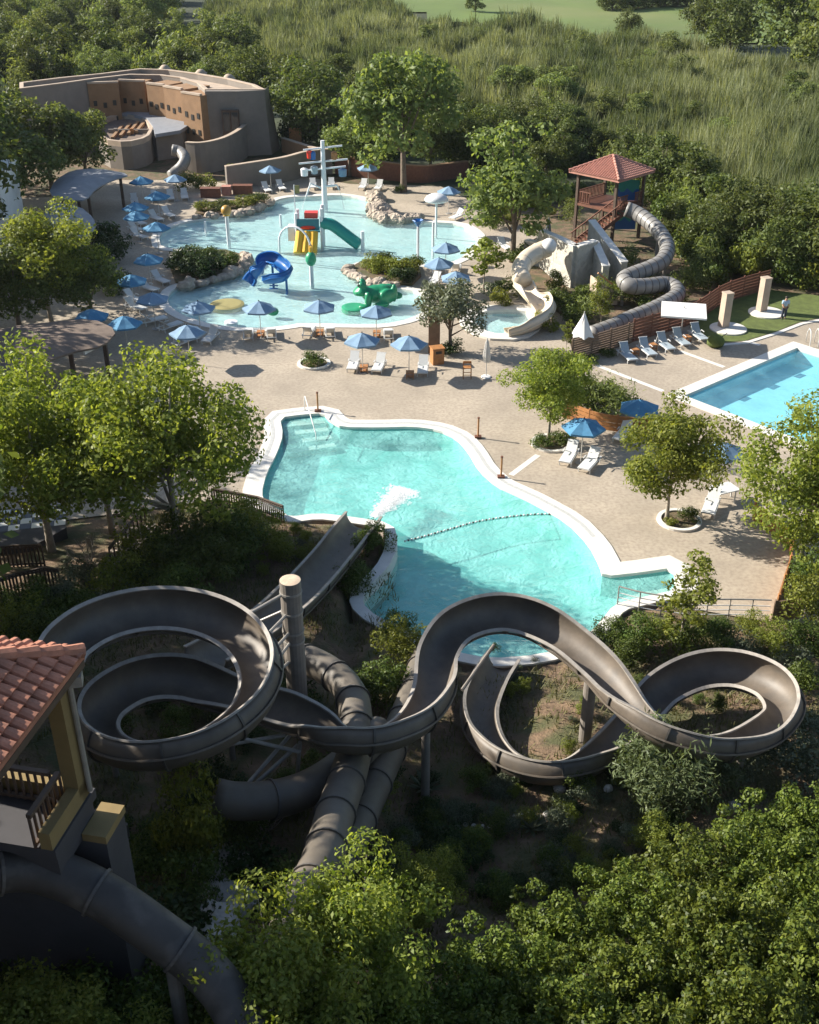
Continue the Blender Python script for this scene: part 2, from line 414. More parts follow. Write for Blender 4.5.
def P(lst, z=0.0): return [at(a, b, z) for a, b in lst]
# ------------------------------------------------------------------ outlines of the pools (traced on the deck plane)
def smooth_poly(px, it=1):
    pts = P(px)
    for _ in range(it):
        q = []
        for i in range(len(pts)):
            a, b = pts[i], pts[(i + 1) % len(pts)]
            q += [a.lerp(b, 0.22), a.lerp(b, 0.78)]
        pts = q
    return pts
MAIN_PX = [(279.5,418),(302,415),(323.5,413.5),(331,422),(342,427.5),(376,428),(413,427),(439,430.5),(457,438.5),(468,451),(479,470),(497,486),(517,495),(534,503),(568,522),(589,544),(600,565),(603,577),(640,573),(674,568),(676,592),(640,600),(615,606),(600,625),(580,645),(540,657),(490,661),(450,653),(412,641),(376,626),(361,612),(364,598),(386,578),(396,558),(396,540),(386,524),(366,521),(345,518),(318,515),(289,519),(280,512),(266,505),(261,494),(266,474),(277,453),(283,435)]
KID_PX = [(161.5,248),(158.6,238),(163,230),(182,223),(197,220),(240,215),(271,205),(276,200),(290,197),(313,196.5),(338,195),(354.5,197),(371,201),(373,209),(400,221),(423,222),(461,224),(476,233),(479,242),(469,251),(458,261),(440,264),(424,265),(408,262),(368,260),(351,264.5),(348,271),(360,280),(377,287.5),(396,288),(418,292),(426.5,300),(425,311),(411,319),(385,324.6),(351,324.6),(300,323.4),(290,325.6),(264,328.5),(232,327.6),(202,322.6),(179,314),(167,303.6),(169,293),(179,286),(217,278.7),(241,271),(248,262.6),(243,256),(226,251),(195,250)]
LAP_PX = [(797,348),(684,396),(745,441),(900,520),(1010,420)]
TOD_PX = [(474,325),(475,317),(488,312),(512,311),(530,314),(528,327),(514,336),(490,335)]
MAIN, KID, TOD = smooth_poly(MAIN_PX), smooth_poly(KID_PX), smooth_poly(TOD_PX)
LAP = P(LAP_PX)
a_, b_, c_ = LAP[0], LAP[1], LAP[2]
ux = (b_ - a_).normalized(); uy = (c_ - b_); uy = (uy - ux * uy.dot(ux)).normalized()
LAP = [a_, b_, b_ + uy * 17, a_ + uy * 17]
DECK_HOLES = [MAIN, KID, TOD, LAP]

# hillside that climbs from the pool towards the viewpoint
HILL_PX = [(-900,600),(-300,560),(0,535),(110,515),(200,500),(280,515),(345,520),(385,545),(352,615),(415,650),(480,668),(590,650),(625,625),(700,628),(775,630),(900,650),(1500,700)]
HILL = sorted([(p.x, p.y) for p in P(HILL_PX)])
HX = np.array([p[0] for p in HILL]); HY = np.array([p[1] for p in HILL])
def hillz(x, y):
    d = float(np.interp(x, HX, HY)) - y
    if d <= 0: return -0.06
    z = 0.11 * d + 0.24 * max(0.0, 23.0 - y)
    left = max(0.0, -x - 12)
    z += min(left * 0.12, 3.0) * min(1, d / 8)
    n = noise.noise(Vector((x * 0.35, y * 0.35, 3))) * 0.35 * min(1, d / 4) + noise.noise(Vector((x * 1.3, y * 1.3, 9))) * 0.10 * min(1, d / 3)
    return z + n - 0.08
def nearest_d(poly, x, y):
    best = 1e9
    for i in range(len(poly)):
        ax, ay = poly[i][0], poly[i][1]; bx, by = poly[(i + 1) % len(poly)][0], poly[(i + 1) % len(poly)][1]
        dx, dy = bx - ax, by - ay; l = dx * dx + dy * dy
        t = max(0, min(1, ((x - ax) * dx + (y - ay) * dy) / l)) if l > 0 else 0
        d = math.hypot(x - ax - t * dx, y - ay - t * dy)
        best = min(best, d)
    return best
def bbox(poly, m): return (min(p[0] for p in poly) - m, max(p[0] for p in poly) + m, min(p[1] for p in poly) - m, max(p[1] for p in poly) + m)
DIPS = [(MAIN, -2.6, 0.5, bbox(MAIN, 1)), (KID, -0.9, 1.2, bbox(KID, 2)), (TOD, -0.9, 0.6, bbox(TOD, 1)), (LAP, -2.6, 0.8, bbox(LAP, 1))]
def axis(segs):
    out = []
    for a, b, s in segs:
        n = max(1, round((b - a) / s)); out += [a + (b - a) * i / n for i in range(n)]
    out.append(segs[-1][1]); return out
xs = axis([(-700, -160, 40), (-160, -60, 6), (-60, -27, 1.2), (-27, 31, 0.45), (31, 62, 1.2), (62, 160, 6), (160, 700, 40)])
ys = axis([(-30, 8, 2.5), (8, 58, 0.45), (58, 150, 1.2), (150, 400, 8), (400, 1500, 60)])
V = []; nx, ny = len(xs), len(ys)
def far_rise(x, y):
    """gentle rolling ground beyond the resort"""
    if y < 190: return 0.0
    t = min(1, (y - 190) / 150)
    return t * (2.5 * noise.noise(Vector((x * 0.008, y * 0.008, 1))) + 1.5)
for y in ys:
    for x in xs:
        z = hillz(x, y) + far_rise(x, y)
        for poly, dz, mg, bb in DIPS:
            if bb[0] < x < bb[1] and bb[2] < y < bb[3] and (inside(poly, x, y) or nearest_d(poly, x, y) < mg): z = dz
        V.append((x, y, z))
Fq = np.array([(j * nx + i, j * nx + i + 1, (j + 1) * nx + i + 1, (j + 1) * nx + i) for j in range(ny - 1) for i in range(nx - 1)])
me = npmesh('ground', np.array(V), Fq, M['soil'], smooth=True)
o = bpy.data.objects.new('ground', me); col.objects.link(o); tag(o, 'dry earthy hillside and flat ground under the whole resort', 'ground', kind='structure')

# golf fairway in the far distance: a sheet draped just above the ground
def drape(name, poly, m, dz, label, cat, step=6.0):
    mb = MB(); x0, x1, y0, y1 = bbox(poly, 0)
    gx = np.arange(x0, x1 + step, step); gy = np.arange(y0, y1 + step, step); idx = {}
    for j, y in enumerate(gy):
        for i, x in enumerate(gx):
            idx[i, j] = len(mb.v); mb.v.append((x, y, hillz(x, y) + far_rise(x, y) + dz))
    for j in range(len(gy) - 1):
        for i in range(len(gx) - 1):
            if inside(poly, (gx[i] + gx[i + 1]) / 2, (gy[j] + gy[j + 1]) / 2): mb.f.append((idx[i, j], idx[i + 1, j], idx[i + 1, j + 1], idx[i, j + 1]))
    return tag(mb.build(name, m, smooth=True), label, cat, kind='structure')
fw = [at(372, 2), at(415, 24), at(500, 32), at(600, 42), at(690, 47), at(800, 44), at(1000, 40)]
drape('fairway', fw + [Vector((500, 900, 0)), Vector((-60, 900, 0))], M['fairway'], 0.35, 'smooth pale green golf fairway beyond the reeds', 'fairway', 8)

# ------------------------------------------------------------------ paved deck
near = [k for k in range(len(MAIN))]
def pix(lst): return P(lst)
off_main = offset(MAIN, 0.4)
# near side of the main pool runs from photo point 676,592 round to 266,505
def nearest_i(poly, px, py):
    p = at(px, py); return min(range(len(poly)), key=lambda i: (poly[i] - p).length)
i0 = nearest_i(MAIN, 676, 594); i1 = nearest_i(MAIN, 263, 502)
near_pts = [off_main[i] for i in range(i0, i1 + 1)]
deck_outer = P([(1150,640),(772,622)]) + P([(740,617),(700,610)]) + near_pts + P([(215,500),(130,512),(0,528),(-250,540),(-420,330),(-200,230),(-60,200),(90,196),(112,180),(150,180),(205,180),(240,186),(300,176),(350,184),(440,186),(470,200),(500,215),(540,236),(520,246),(512,262),(520,285),(565,318),(572,352),(640,330),(690,318),(705,322),(735,316),(760,316),(819,318),(1100,300)])
def sheet(name, outer, holes, z, m, label, cat):
    polys = [[Vector((p[0], p[1], 0)) for p in outer]] + [[Vector((p[0], p[1], 0)) for p in h] for h in holes]
    tri = tessellate_polygon(polys); flat = [p for q in polys for p in q]
    mb = MB(); mb.v = [(p.x, p.y, z) for p in flat]
    for t in tri:
        a, b, c = [flat[i] for i in t]
        mb.f.append(tuple(t) if (b - a).cross(c - a).z > 0 else tuple(t[::-1]))
    return tag(mb.build(name, m), label, cat, kind='structure')
sheet('pool_deck', deck_outer, DECK_HOLES, 0.0, M['deck'], 'beige exposed aggregate deck around the pools', 'deck')

def basin(name, poly, depth, m, label, top=0.02):
    mb = MB(); n = len(poly); p2 = [Vector((p[0], p[1], 0)) for p in poly]
    for z in (top, -depth): mb.v += [(p.x, p.y, z) for p in p2]
    for i in range(n): mb.f.append((i, (i + 1) % n, n + (i + 1) % n, n + i))
    for t in tessellate_polygon([p2]):
        a, b, c = [p2[i] for i in t]; t = t if (b - a).cross(c - a).z > 0 else t[::-1]
        mb.f.append(tuple(n + i for i in t))
    return tag(mb.build(name, m), label, 'pool', kind='structure')
def water(name, poly, z, m, label):
    mb = MB(); p2 = [Vector((p[0], p[1], 0)) for p in poly]; mb.v = [(p.x, p.y, z) for p in p2]
    for t in tessellate_polygon([p2]):
        a, b, c = [p2[i] for i in t]; mb.f.append(tuple(t) if (b - a).cross(c - a).z > 0 else tuple(t[::-1]))
    return tag(mb.build(name, m), label, 'water', kind='structure')
basin('main_pool_basin', MAIN, 1.25, M['pooltile'], 'turquoise tiled basin of the slide pool')
basin('splash_pool_basin', KID, 0.40, M['kidfloor'], 'pale blue shallow basin of the play pool')
basin('toddler_pool_basin', TOD, 0.40, M['kidfloor'], 'small pale basin at the foot of the cream slide')
basin('lap_pool_basin', LAP, 0.95, M['laptile'], 'bright blue basin of the straight pool')
water('main_pool_water', MAIN, -0.16, M['mainwater'], 'turquoise rippled water of the slide pool')
water('splash_pool_water', KID, -0.06, M['kidwater'], 'pale shallow water of the play pool')
water('toddler_pool_water', TOD, -0.06, M['kidwater'], 'pale water at the foot of the cream slide')
water('lap_pool_water', LAP, -0.14, M['lapwater'], 'bright blue water of the straight pool')

# copings
n = len(MAIN)
far_idx = [i % n for i in range(i1 - 1, i0 + n + 1)]
inn = [MAIN[i] for i in far_idx]
def off_sub(poly, idx, d):
    f = offset(poly, d); return [f[i] for i in idx]
kc = min(range(len(far_idx)), key=lambda q: (MAIN[far_idx[q]] - at(603, 576)).length)
mb = MB()
for part, zt in ((far_idx[:kc + 1], 0.05), (far_idx[kc:], 0.054)):
    pl_ = [MAIN[i] for i in part]; band(mb, offset(pl_, -0.02, closed=False), offset(pl_, 1.05, closed=False), -0.10, zt)
tag(mb.build('pool_coping', M['coping']), 'white stone coping curving round the slide pool', 'coping', kind='structure')
mb = MB(); gi = far_idx[6:kc - 3]; band(mb, off_sub(MAIN, gi, 0.42), off_sub(MAIN, gi, 0.64), 0.02, 0.056)
tag(mb.build('drain_grate', M['grate']), 'grey overflow grate set in the white coping', 'grate', kind='structure')
mb = MB(); band(mb, offset(KID, -0.02), offset(KID, 0.75), -0.2, 0.045, closed=True)
tag(mb.build('splash_pool_coping', M['coping']), 'white kerb round the shallow play pool', 'coping', kind='structure')
mb = MB(); band(mb, offset(TOD, -0.02), offset(TOD, 1.1), -0.2, 0.16, closed=True)
tag(mb.build('toddler_pool_coping', M['coping']), 'white surround of the small pool under the cream slide', 'coping', kind='structure')
mb = MB(); band(mb, offset(LAP, -0.02), offset(LAP, 0.85), -0.2, 0.04, closed=True)
tag(mb.build('lap_pool_coping', M['coping']), 'white coping along the straight pool', 'coping', kind='structure')
# lane marks on the lap pool floor and dark tile line
for px, py in ((797,373),(771,384),(742,396),(714,408)):
    c = at(px + 3, py + 3, -0.95); mb = MB(); mb.box((c.x, c.y, -0.946), (0.85, 0.5, 0.004), rz=math.atan2(ux.y, ux.x))
    tag(mb.build('lane_mark', M['lapmark']), 'dark square mark on the floor of the straight pool', 'pool mark', 'dark marks on the straight pool floor', kind='structure')
# slide pool entry steps (top left corner)
s0, s1 = at(281, 419), at(322, 415); e0, e1 = at(288, 440), at(336, 433)
for k in range(4):
    t0 = k / 4; a = s0.lerp(e0, t0); b = s1.lerp(e1, t0); c = s1.lerp(e1, t0 + 0.25); d = s0.lerp(e0, t0 + 0.25)
    mb = MB(); mb.prism([a, b, c, d], -1.24, -0.22 - 0.22 * k)
    tag(mb.build('entry_step', M['coping']), 'pale underwater step in the shallow corner of the slide pool', 'step', 'entry steps of the slide pool', kind='structure')
# second shallow step corner at right under the railing
mb = MB(); mb.prism(P([(612,604),(640,598),(675,590),(676,578),(640,584),(618,592)]), -1.24, -0.5)
tag(mb.build('shallow_ledge', M['coping']), 'pale shallow ledge in the right corner of the slide pool', 'ledge', kind='structure')
# near wall of the slide pool with white cap
ni = list(range(i0, i1 + 1))
def tops(i):
    px, py = proj(MAIN[i])
    return 0.10 + 0.40 * max(0, min(1, (445 - px) / 40)) * max(0, min(1, (py - 526) / 10))
tz = [tops(i) for i in ni]
mb = MB(); band(mb, off_sub(MAIN, ni, -0.02), off_sub(MAIN, ni, 0.46), -2.2, [t - 0.10 for t in tz])
wl = empty('pool_wall', tuple(MAIN[i0 + len(ni) // 2][:2]) + (0,), 'curved pool wall with white cap between the turquoise water and the planted slope', 'wall')
mb.build('wall', M['rock'], wl)
mb = MB(); band(mb, off_sub(MAIN, ni, -0.05), off_sub(MAIN, ni, 0.54), [t - 0.098 for t in tz], tz); mb.build('cap', M['coping'], wl)
mb = MB(); band(mb, off_sub(MAIN, ni, -0.07), off_sub(MAIN, ni, -0.022), -0.9, [t - 0.10 for t in tz]); mb.build('inner_face', M['white'], wl)

# white strips inlaid in the deck
def strip(a, b, wd=0.35):
    a, b = at(*a), at(*b); mb = MB(); d = (b - a); q = math.atan2(d.y, d.x)
    mb.box(((a.x + b.x) / 2, (a.y + b.y) / 2, 0.002), (d.length, wd, 0.008), rz=q)
    tag(mb.build('paving_strip', M['coping']), 'white paving strip let into the beige deck', 'paving strip', 'white paving strips', kind='structure')
strip((596,365),(663,391)); strip((680,351),(724,367)); strip((511,475),(538,455)); strip((700,330),(760,345))
# lawn
lawn = P([(690,330),(720,343),(745,341),(775,332),(800,322),(830,316),(1000,306),(1000,290),(819,296),(770,290),(740,288),(712,302),(690,318)])
mb = MB(); mb.prism(lawn, -0.04, 0.03); tag(mb.build('lawn', M['lawn']), 'curved patch of green lawn by the two pillars', 'lawn', kind='structure')
mb = MB(); lp = P([(690,331),(720,344.5),(745,342.5),(775,333),(800,323.5),(830,317.5),(1000,307)]); band(mb, lp, offset(lp, -0.3, closed=False), -0.03, 0.05)
tag(mb.build('lawn_edging', M['coping']), 'white edging between the lawn and the deck', 'edging', kind='structure')
drape('undergrowth', [Vector(p) for p in ((-260, 160, 0), (-60, 158, 0), (-25, 140, 0), (0, 118, 0), (30, 112, 0), (60, 95, 0), (140, 80, 0), (300, 80, 0), (300, 330, 0), (60, 300, 0), (-20, 480, 0), (-260, 480, 0))], mat('undergrowth', (0.032, 0.042, 0.014), 0.95, 0.4, 0.25, 0.5, 2), 0.05, 'dark green undergrowth on the ground below the wood and reeds', 'undergrowth', 5)
# ------------------------------------------------------------------ vegetation
def leafset(blobs, n, size, seed, asp=0.55, shell=0.62, up=0.35, zmin=None, clump=0):
    """n rhombic leaves spread through the outer part of many small blobs (x,y,z,r)"""
    g = np.random.default_rng(seed); B = np.array(blobs, dtype=float)
    wts = B[:, 3] ** 2; wts /= wts.sum()
    bi = g.choice(len(B), n, p=wts)
    d = g.normal(size=(n, 3)); d /= np.linalg.norm(d, axis=1)[:, None]
    rad = B[bi, 3] * (shell + (1 - shell) * g.random(n) ** 0.6) * (1 + 0.12 * g.normal(size=n))
    flat = B[bi, 4:5] if B.shape[1] > 4 else np.ones((n, 1))
    c = B[bi, :3] + d * rad[:, None] * np.hstack([np.ones((n, 2)), flat])
    nm = d + g.normal(size=(n, 3)) * 0.65 + np.array([0, 0, up]); nm /= np.linalg.norm(nm, axis=1)[:, None]
    t = g.normal(size=(n, 3)); t -= nm * (t * nm).sum(1)[:, None]; t /= np.linalg.norm(t, axis=1)[:, None]
    b = np.cross(nm, t); s = size * (0.6 + 0.8 * g.random(n))[:, None]
    V = np.stack([c - t * s * .5, c + b * s * asp * .5 + nm * s * .08, c + t * s * .5, c - b * s * asp * .5 + nm * s * .08], 1)
    if zmin is not None:
        k = c[:, 2] > zmin; V = V[k]; n = len(V)
    Fq = np.arange(n * 4).reshape(n, 4)
    return V.reshape(-1, 3), Fq, g.random(n)
def crown_blobs(rx, rz, cz, k, seed, br=0.33, bottom=-0.75, inner=0.25, jit=.10):
    g = np.random.default_rng(seed); out = []
    for i in range(k):
        while True:
            d = g.normal(size=3); d /= np.linalg.norm(d)
            if d[2] > bottom: break
        f = (0.62 + 0.34 * g.random()) if g.random() > inner else 0.35 * g.random() + 0.1
        f *= 1 + jit * g.normal()
        r = rx * br * (0.6 + 0.75 * g.random())
        out.append((d[0] * rx * f, d[1] * rx * f, cz + d[2] * rz * f, r, 0.8))
    return out
PROTO = {}
def tree_proto(key):
    """trunk mesh + crown mesh for one kind of tree, height about 1 unit = real metres given here"""
    if key in PROTO: return PROTO[key]
    kind, var = key.rsplit('_', 1); sd = 100 + int(var) * 17 + sum(map(ord, kind)) % 97
    spec = {  # height, rx, rz, cz, blobs, br, leaves, leafsize, leafmat, bark, trunk r
        'plane': (10, 4.7, 3.9, 5.7, 110, .185, 18500, .235, 'plane', 'palebark', .20),
        'smallplane': (5.6, 2.3, 2.0, 3.35, 56, .28, 16000, .155, 'plane', 'palebark', .10),
        'round': (8, 3.6, 3.4, 4.4, 46, .32, 6500, .34, 'wood', 'bark', .22),
        'loose': (9, 3.0, 4.2, 4.9, 44, .30, 6500, .34, 'willow', 'bark', .2),
        'tall': (9, 2.2, 4.2, 4.8, 40, .36, 5000, .32, 'wood', 'bark', .2),
        'conical': (6, 1.5, 2.9, 3.0, 30, .42, 3600, .26, 'wood', 'bark', .12),
        'olive': (4, 1.9, 1.4, 2.6, 40, .28, 5500, .17, 'olive', 'bark', .12),
        'feather': (5.0, .85, 2.3, 2.8, 34, .34, 2200, .14, 'yshrub', 'palebark', .035),
        'sapling': (3.5, .75, 1.3, 2.2, 16, .42, 900, .20, 'yshrub', 'palebark', .035),
    }[kind]
    h, rx, rz, cz, k, br, nl, ls, lm, bk, tr = spec
    bl = crown_blobs(rx, rz, cz, k, sd, br)
    V, Fq, at_ = leafset(bl, nl, ls, sd + 1)
    cm = npmesh('crown', V, Fq, LF[lm], at_)
    mb = MB(); g = np.random.default_rng(sd + 2)
    top = cz + rz * 0.45; lean = g.normal(size=2) * rx * 0.05
    path = [Vector((lean[0] * t, lean[1] * t, top * t - 0.3)) for t in (0, .15, .3, .5, .75, 1)]
    mb.tube(path, [tr * f for f in (1.25, 1.0, .85, .65, .4, .15)], 7)
    for b in sorted(bl, key=lambda q: -q[3])[:14]:
        t = 0.25 + 0.4 * g.random(); z0 = min(top * t, b[2] * 0.75); p = Vector((lean[0] * z0 / top, lean[1] * z0 / top, z0))
        q = Vector(b[:3]); mid = p.lerp(q, .55) + Vector((0, 0, 0.12 * (q - p).length)) * 0.5
        mb.tube([p, mid, q], [tr * .42, tr * .26, tr * .07], 5)
    tm = bpy.data.meshes.new('trunk'); tm.from_pydata(mb.v, [], mb.f); tm.materials.append(M[bk])
    tm.polygons.foreach_set('use_smooth', [True] * len(tm.polygons))
    PROTO[key] = (tm, cm, h); return PROTO[key]
def tree(kind, base, height, label, cat='tree', group=None, name=None, wide=1.0, rot=None):
    var = random.choice((1, 2)) if kind in ('round', 'loose', 'tall', 'conical', 'sapling') else 1
    if '_' in kind: kind, var = kind.rsplit('_', 1)
    tm, cm, h = tree_proto(f'{kind}_{var}')
    s = height / (h if kind not in () else h)
    e = empty(name or 'tree', base, label, cat, group, rz=random.random() * 6.28 if rot is None else rot)
    e.scale = (s * wide, s * wide, s)
    for nme, me_ in (('trunk', tm), ('crown', cm)):
        o = bpy.data.objects.new(nme, me_); col.objects.link(o); o.parent = e
    return e
SPROTO = {}
def shrub_proto(key):
    if key in SPROTO: return SPROTO[key]
    kind, var = key.rsplit('_', 1); sd = 500 + int(var) * 13 + sum(map(ord, kind)) % 89
    spec = {  # rx, rz, cz, blobs, br, leaves, size, mat, asp
        'shrub': (1.0, .8, .65, 22, .40, 1700, .15, 'shrub', .55),
        'yshrub': (1.0, .8, .65, 20, .38, 1300, .16, 'yshrub', .55),
        'dark': (1.0, .8, .65, 20, .42, 1500, .17, 'dark', .55),
        'grey': (1.0, .75, .6, 22, .36, 1700, .13, 'grey', .4),
        'mastic': (1.9, 1.35, 1.1, 130, .15, 19000, .11, 'mastic', .55),
        'fine': (1.0, .8, .7, 30, .34, 4200, .11, 'fine', .25),
        'wild': (1.0, .9, .7, 18, .45, 900, .17, 'willow', .4),
        'nearshrub': (1.0, .95, .75, 30, .34, 3600, .11, 'shrub', .5),
        'nearyellow': (1.0, 1.0, .8, 26, .36, 3000, .11, 'yshrub', .5),
    }[kind]
    rx, rz, cz, k, br, nl, ls, lm, asp = spec
    bl = crown_blobs(rx, rz, cz, k, sd, br, bottom=-.55, jit=.2 if kind == 'mastic' else .1)
    V, Fq, at_ = leafset(bl, nl, ls, sd + 1, asp=asp, zmin=-0.1, up=.5)
    if kind in ('fine', 'wild'):   # upright sprigs
        V2, F2, a2 = leafset([(b[0] * .9, b[1] * .9, b[2] + .2, b[3], 1.6) for b in bl], nl // 3, ls * 1.6, sd + 5, asp=.18, up=0)
        F2 = F2 + len(V); V = np.vstack([V, V2]); Fq = np.vstack([Fq, F2]); at_ = np.concatenate([at_, a2])
    SPROTO[key] = npmesh(kind, V, Fq, LF[lm], at_)
    return SPROTO[key]
def shrub(kind, base, r, label, group=None, cat='shrub', h=1.0, name='shrub'):
    var = random.choice((1, 2))
    me_ = shrub_proto(f'{kind}_{var}'); ref = 1.9 if kind == 'mastic' else 1.0
    o = bpy.data.objects.new(name, me_); col.objects.link(o); o.location = base
    s = r / ref; o.scale = (s, s, s * h); o.rotation_euler = (0, 0, random.random() * 6.28)
    return tag(o, label, cat, group)
def on_hill(px, py, it=14):
    """ground point seen at a pixel"""
    z = 0.0
    for _ in range(it):
        p = at(px, py, z); z = 0.5 * z + 0.5 * (hillz(p.x, p.y))
    p = at(px, py, z); return Vector((p.x, p.y, hillz(p.x, p.y)))

# --- woodland behind the curved building, upper left
for j, (Y, x0, x1, dx) in enumerate(((168, -84, -22, 5), (178, -90, -24, 5), (190, -98, -27, 5.5), (203, -104, -32, 5.5), (217, -110, -38, 6), (232, -118, -44, 6), (248, -125, -50, 6.5), (266, -132, -54, 7), (286, -142, -60, 8), (310, -150, -64, 9), (340, -164, -70, 10), (380, -186, -76, 12), (430, -210, -80, 14))):
    x = x0
    while x < x1:
        if not (-80 < x < -28 and Y < 176):
            k = random.choice(('round', 'loose', 'tall', 'loose', 'tall', 'conical'))
            tree(k, (x + random.uniform(-3, 3), Y + random.uniform(-5, 5), far_rise(x, Y)), random.uniform(5.5, 9.5),
                 'woodland tree in the dense green wood behind the curved building', group='trees of the wood behind the curved building', name='woodland_tree', wide=random.uniform(1, 1.35))
        x += dx * random.uniform(.8, 1.2)
for i in range(230):
    y = 165 + 200 * random.random() ** 1.3; x0_ = np.interp(y, [165, 190, 250, 365], [-20, -26, -48, -72]); x = random.uniform(-.52 * y, x0_)
    if x > -85 and y < 172 and x < -25: y += 12
    shrub(random.choice(('wild', 'shrub', 'yshrub')), (x, y, far_rise(x, y)), random.uniform(1.8, 3.4), 'undergrowth bush in the wood behind the curved building', 'undergrowth of the wood behind the curved building', cat='bush', h=random.uniform(1, 1.5), name='woodland_bush')
# --- trees beside and behind the play pool
tree('loose_1', at(404, 192), 15.5, 'tall light green tree behind the play pool, largest there', name='broadleaf_tree', wide=.98)
tree('loose_2', at(350, 176), 8.0, 'lower leafy tree in front of the tall light green tree behind the play pool', name='broadleaf_tree', wide=1.1)
tree('round_1', at(318, 148), 10, 'broad green tree just right of the curved building', name='broadleaf_tree', wide=1.1)
tree('round_2', at(296, 128), 9, 'dark green tree behind the brown gate right of the curved building', name='broadleaf_tree')
for i, (px, py, h, wd) in enumerate(((430,174,7,1.2),(455,168,7,1.2),(478,162,6.5,1.2),(500,166,6.5,1.1),(530,168,6,1.2),(548,160,6.5,1.2),(462,146,6,1.2),(505,144,5.5,1.2),(438,146,8,1.2),(395,138,8,1.2),(360,122,7,1.2),(535,140,5,1.2),(570,148,5.5,1.2),(420,128,7,1.2),(340,100,7,1.2))):
    tree('round' if i % 2 else 'tall', at(px, py), h, 'dark evergreen tree in the thicket between the play pool and the reeds', group='dark thicket trees behind the play pool', name='evergreen_tree', wide=wd)
tree('loose_2', at(512, 262), 11.6, 'big airy green tree between the play pool and the gazebo', name='broadleaf_tree', wide=1.05)
tree('olive_1', at(451, 352), 5.0, 'grey green olive tree beside the brown pillar and bin', cat='olive tree', name='olive_tree', wide=1.05)
tree('sapling_1', at(484, 293), 4.6, 'slim young tree left of the cream slide', name='young_tree', wide=1.5)
# --- left side trees; the tallest, outside the left edge, are added for shade
for px, py, h, wd, lb in ((18,215,9,1.3,'dark tree at the left edge in front of the curved building'),(52,190,10,1.25,'leafy tree half hiding the left end of the curved building'),(88,186,8.5,1.1,'bright leafy tree below the round courtyard roof'),(-20,190,12,1.3,'tall dark tree outside the left edge beyond the white house'),(-45,215,14,1.3,'tall tree added for shade outside the left edge, left of the white house'),(-60,240,14,1.3,'tall tree added for shade outside the left edge, nearest the white house'),(-70,270,14,1.3,'tall tree added for shade outside the left edge, beside the shade roofs')):
    tree('loose_1' if px > 40 else 'round_2', at(px, py), h, lb, name='broadleaf_tree', wide=wd)
tree('smallplane_1', at(52, 322), 8.4, 'yellow green tree beside the curved shade roofs at left', name='plane_tree', wide=1.15)
tree('round_1', at(20, 330), 6.5, 'dark rounded tree under the yellow green tree at left', name='broadleaf_tree', wide=1.1)
tree('round_2', at(92, 318), 5.5, 'dark bushy tree beside the blue umbrellas at left', name='broadleaf_tree', wide=1.1)
tree('plane_1', at(178, 556, .8), 10.4, 'large yellow green plane tree left of the slide pool', cat='plane tree', name='plane_tree', wide=.98, rot=0.6)
tree('plane_1', at(52, 552, .6), 10.4, 'yellow green plane tree at the left edge behind the dark fences', cat='plane tree', name='plane_tree', wide=.92, rot=2.6)
tree('smallplane_1', at(112, 530, .6), 8.0, 'smaller plane tree between the two large plane trees at left', cat='plane tree', name='plane_tree', wide=1.1)
# --- right side deck trees
tree('smallplane_1', at(548, 440), 5.8, 'round plane tree in a kerbed ring beside the orange wood fence', cat='plane tree', name='plane_tree', wide=1.0, rot=1.0)
tree('smallplane_1', at(667, 521), 6.3, 'dense plane tree in a kerbed ring on the deck near the curved timber wall', cat='plane tree', name='plane_tree', wide=1.02, rot=3.2)
tree('plane_1', at(797, 575), 9.0, 'large plane tree at the right edge in front of the straight pool', cat='plane tree', name='plane_tree', wide=.95, rot=4.0)
tree('feather_1', on_hill(678, 652), 5.4, 'slim young tree growing in front of the steel railing', name='young_tree', wide=1.3)
# --- garden between gazebo and fence
for px, py, h, lb in ((600,332,4.2,'slim yellow green tree behind the slatted fence'),(566,352,2.4,'small sapling left of the folded white parasol'),):
    tree('feather_1', at(px, py), h, lb, name='young_tree', wide=1.2)
for i, (px, py, r, k) in enumerate(((520,262,1.2,'shrub'),(556,293,.9,'yshrub'),(575,304,1.0,'shrub'),(645,298,1.0,'wild'),(630,300,1.0,'shrub'),(655,294,.9,'yshrub'),(560,312,1.3,'shrub'),(545,330,.9,'yshrub'),(590,318,1.2,'wild'),(610,305,1.1,'wild'),(625,296,1.0,'yshrub'),(648,310,.8,'shrub'),(575,325,1.0,'shrub'),(540,262,1.0,'shrub'),(598,300,1.0,'wild'),(690,292,1.3,'wild'),(705,286,1.2,'shrub'),(558,280,.7,'dark'),(625,270,1.2,'wild'),(500,305,.9,'yshrub'),(512,296,.9,'wild'),(588,300,.8,'shrub'),(678,305,.9,'yshrub'))):
    shrub(k, at(px, py), r, {'shrub': 'green garden shrub on the bank below the stone ramp and gazebo', 'yshrub': 'yellow green garden shrub on the bank below the stone ramp and gazebo', 'wild': 'wispy upright shrub on the bank below the stone ramp and gazebo', 'dark': 'dark ivy shrub against the pale stone ramp wall'}[k], 'garden shrubs round the stone ramp')
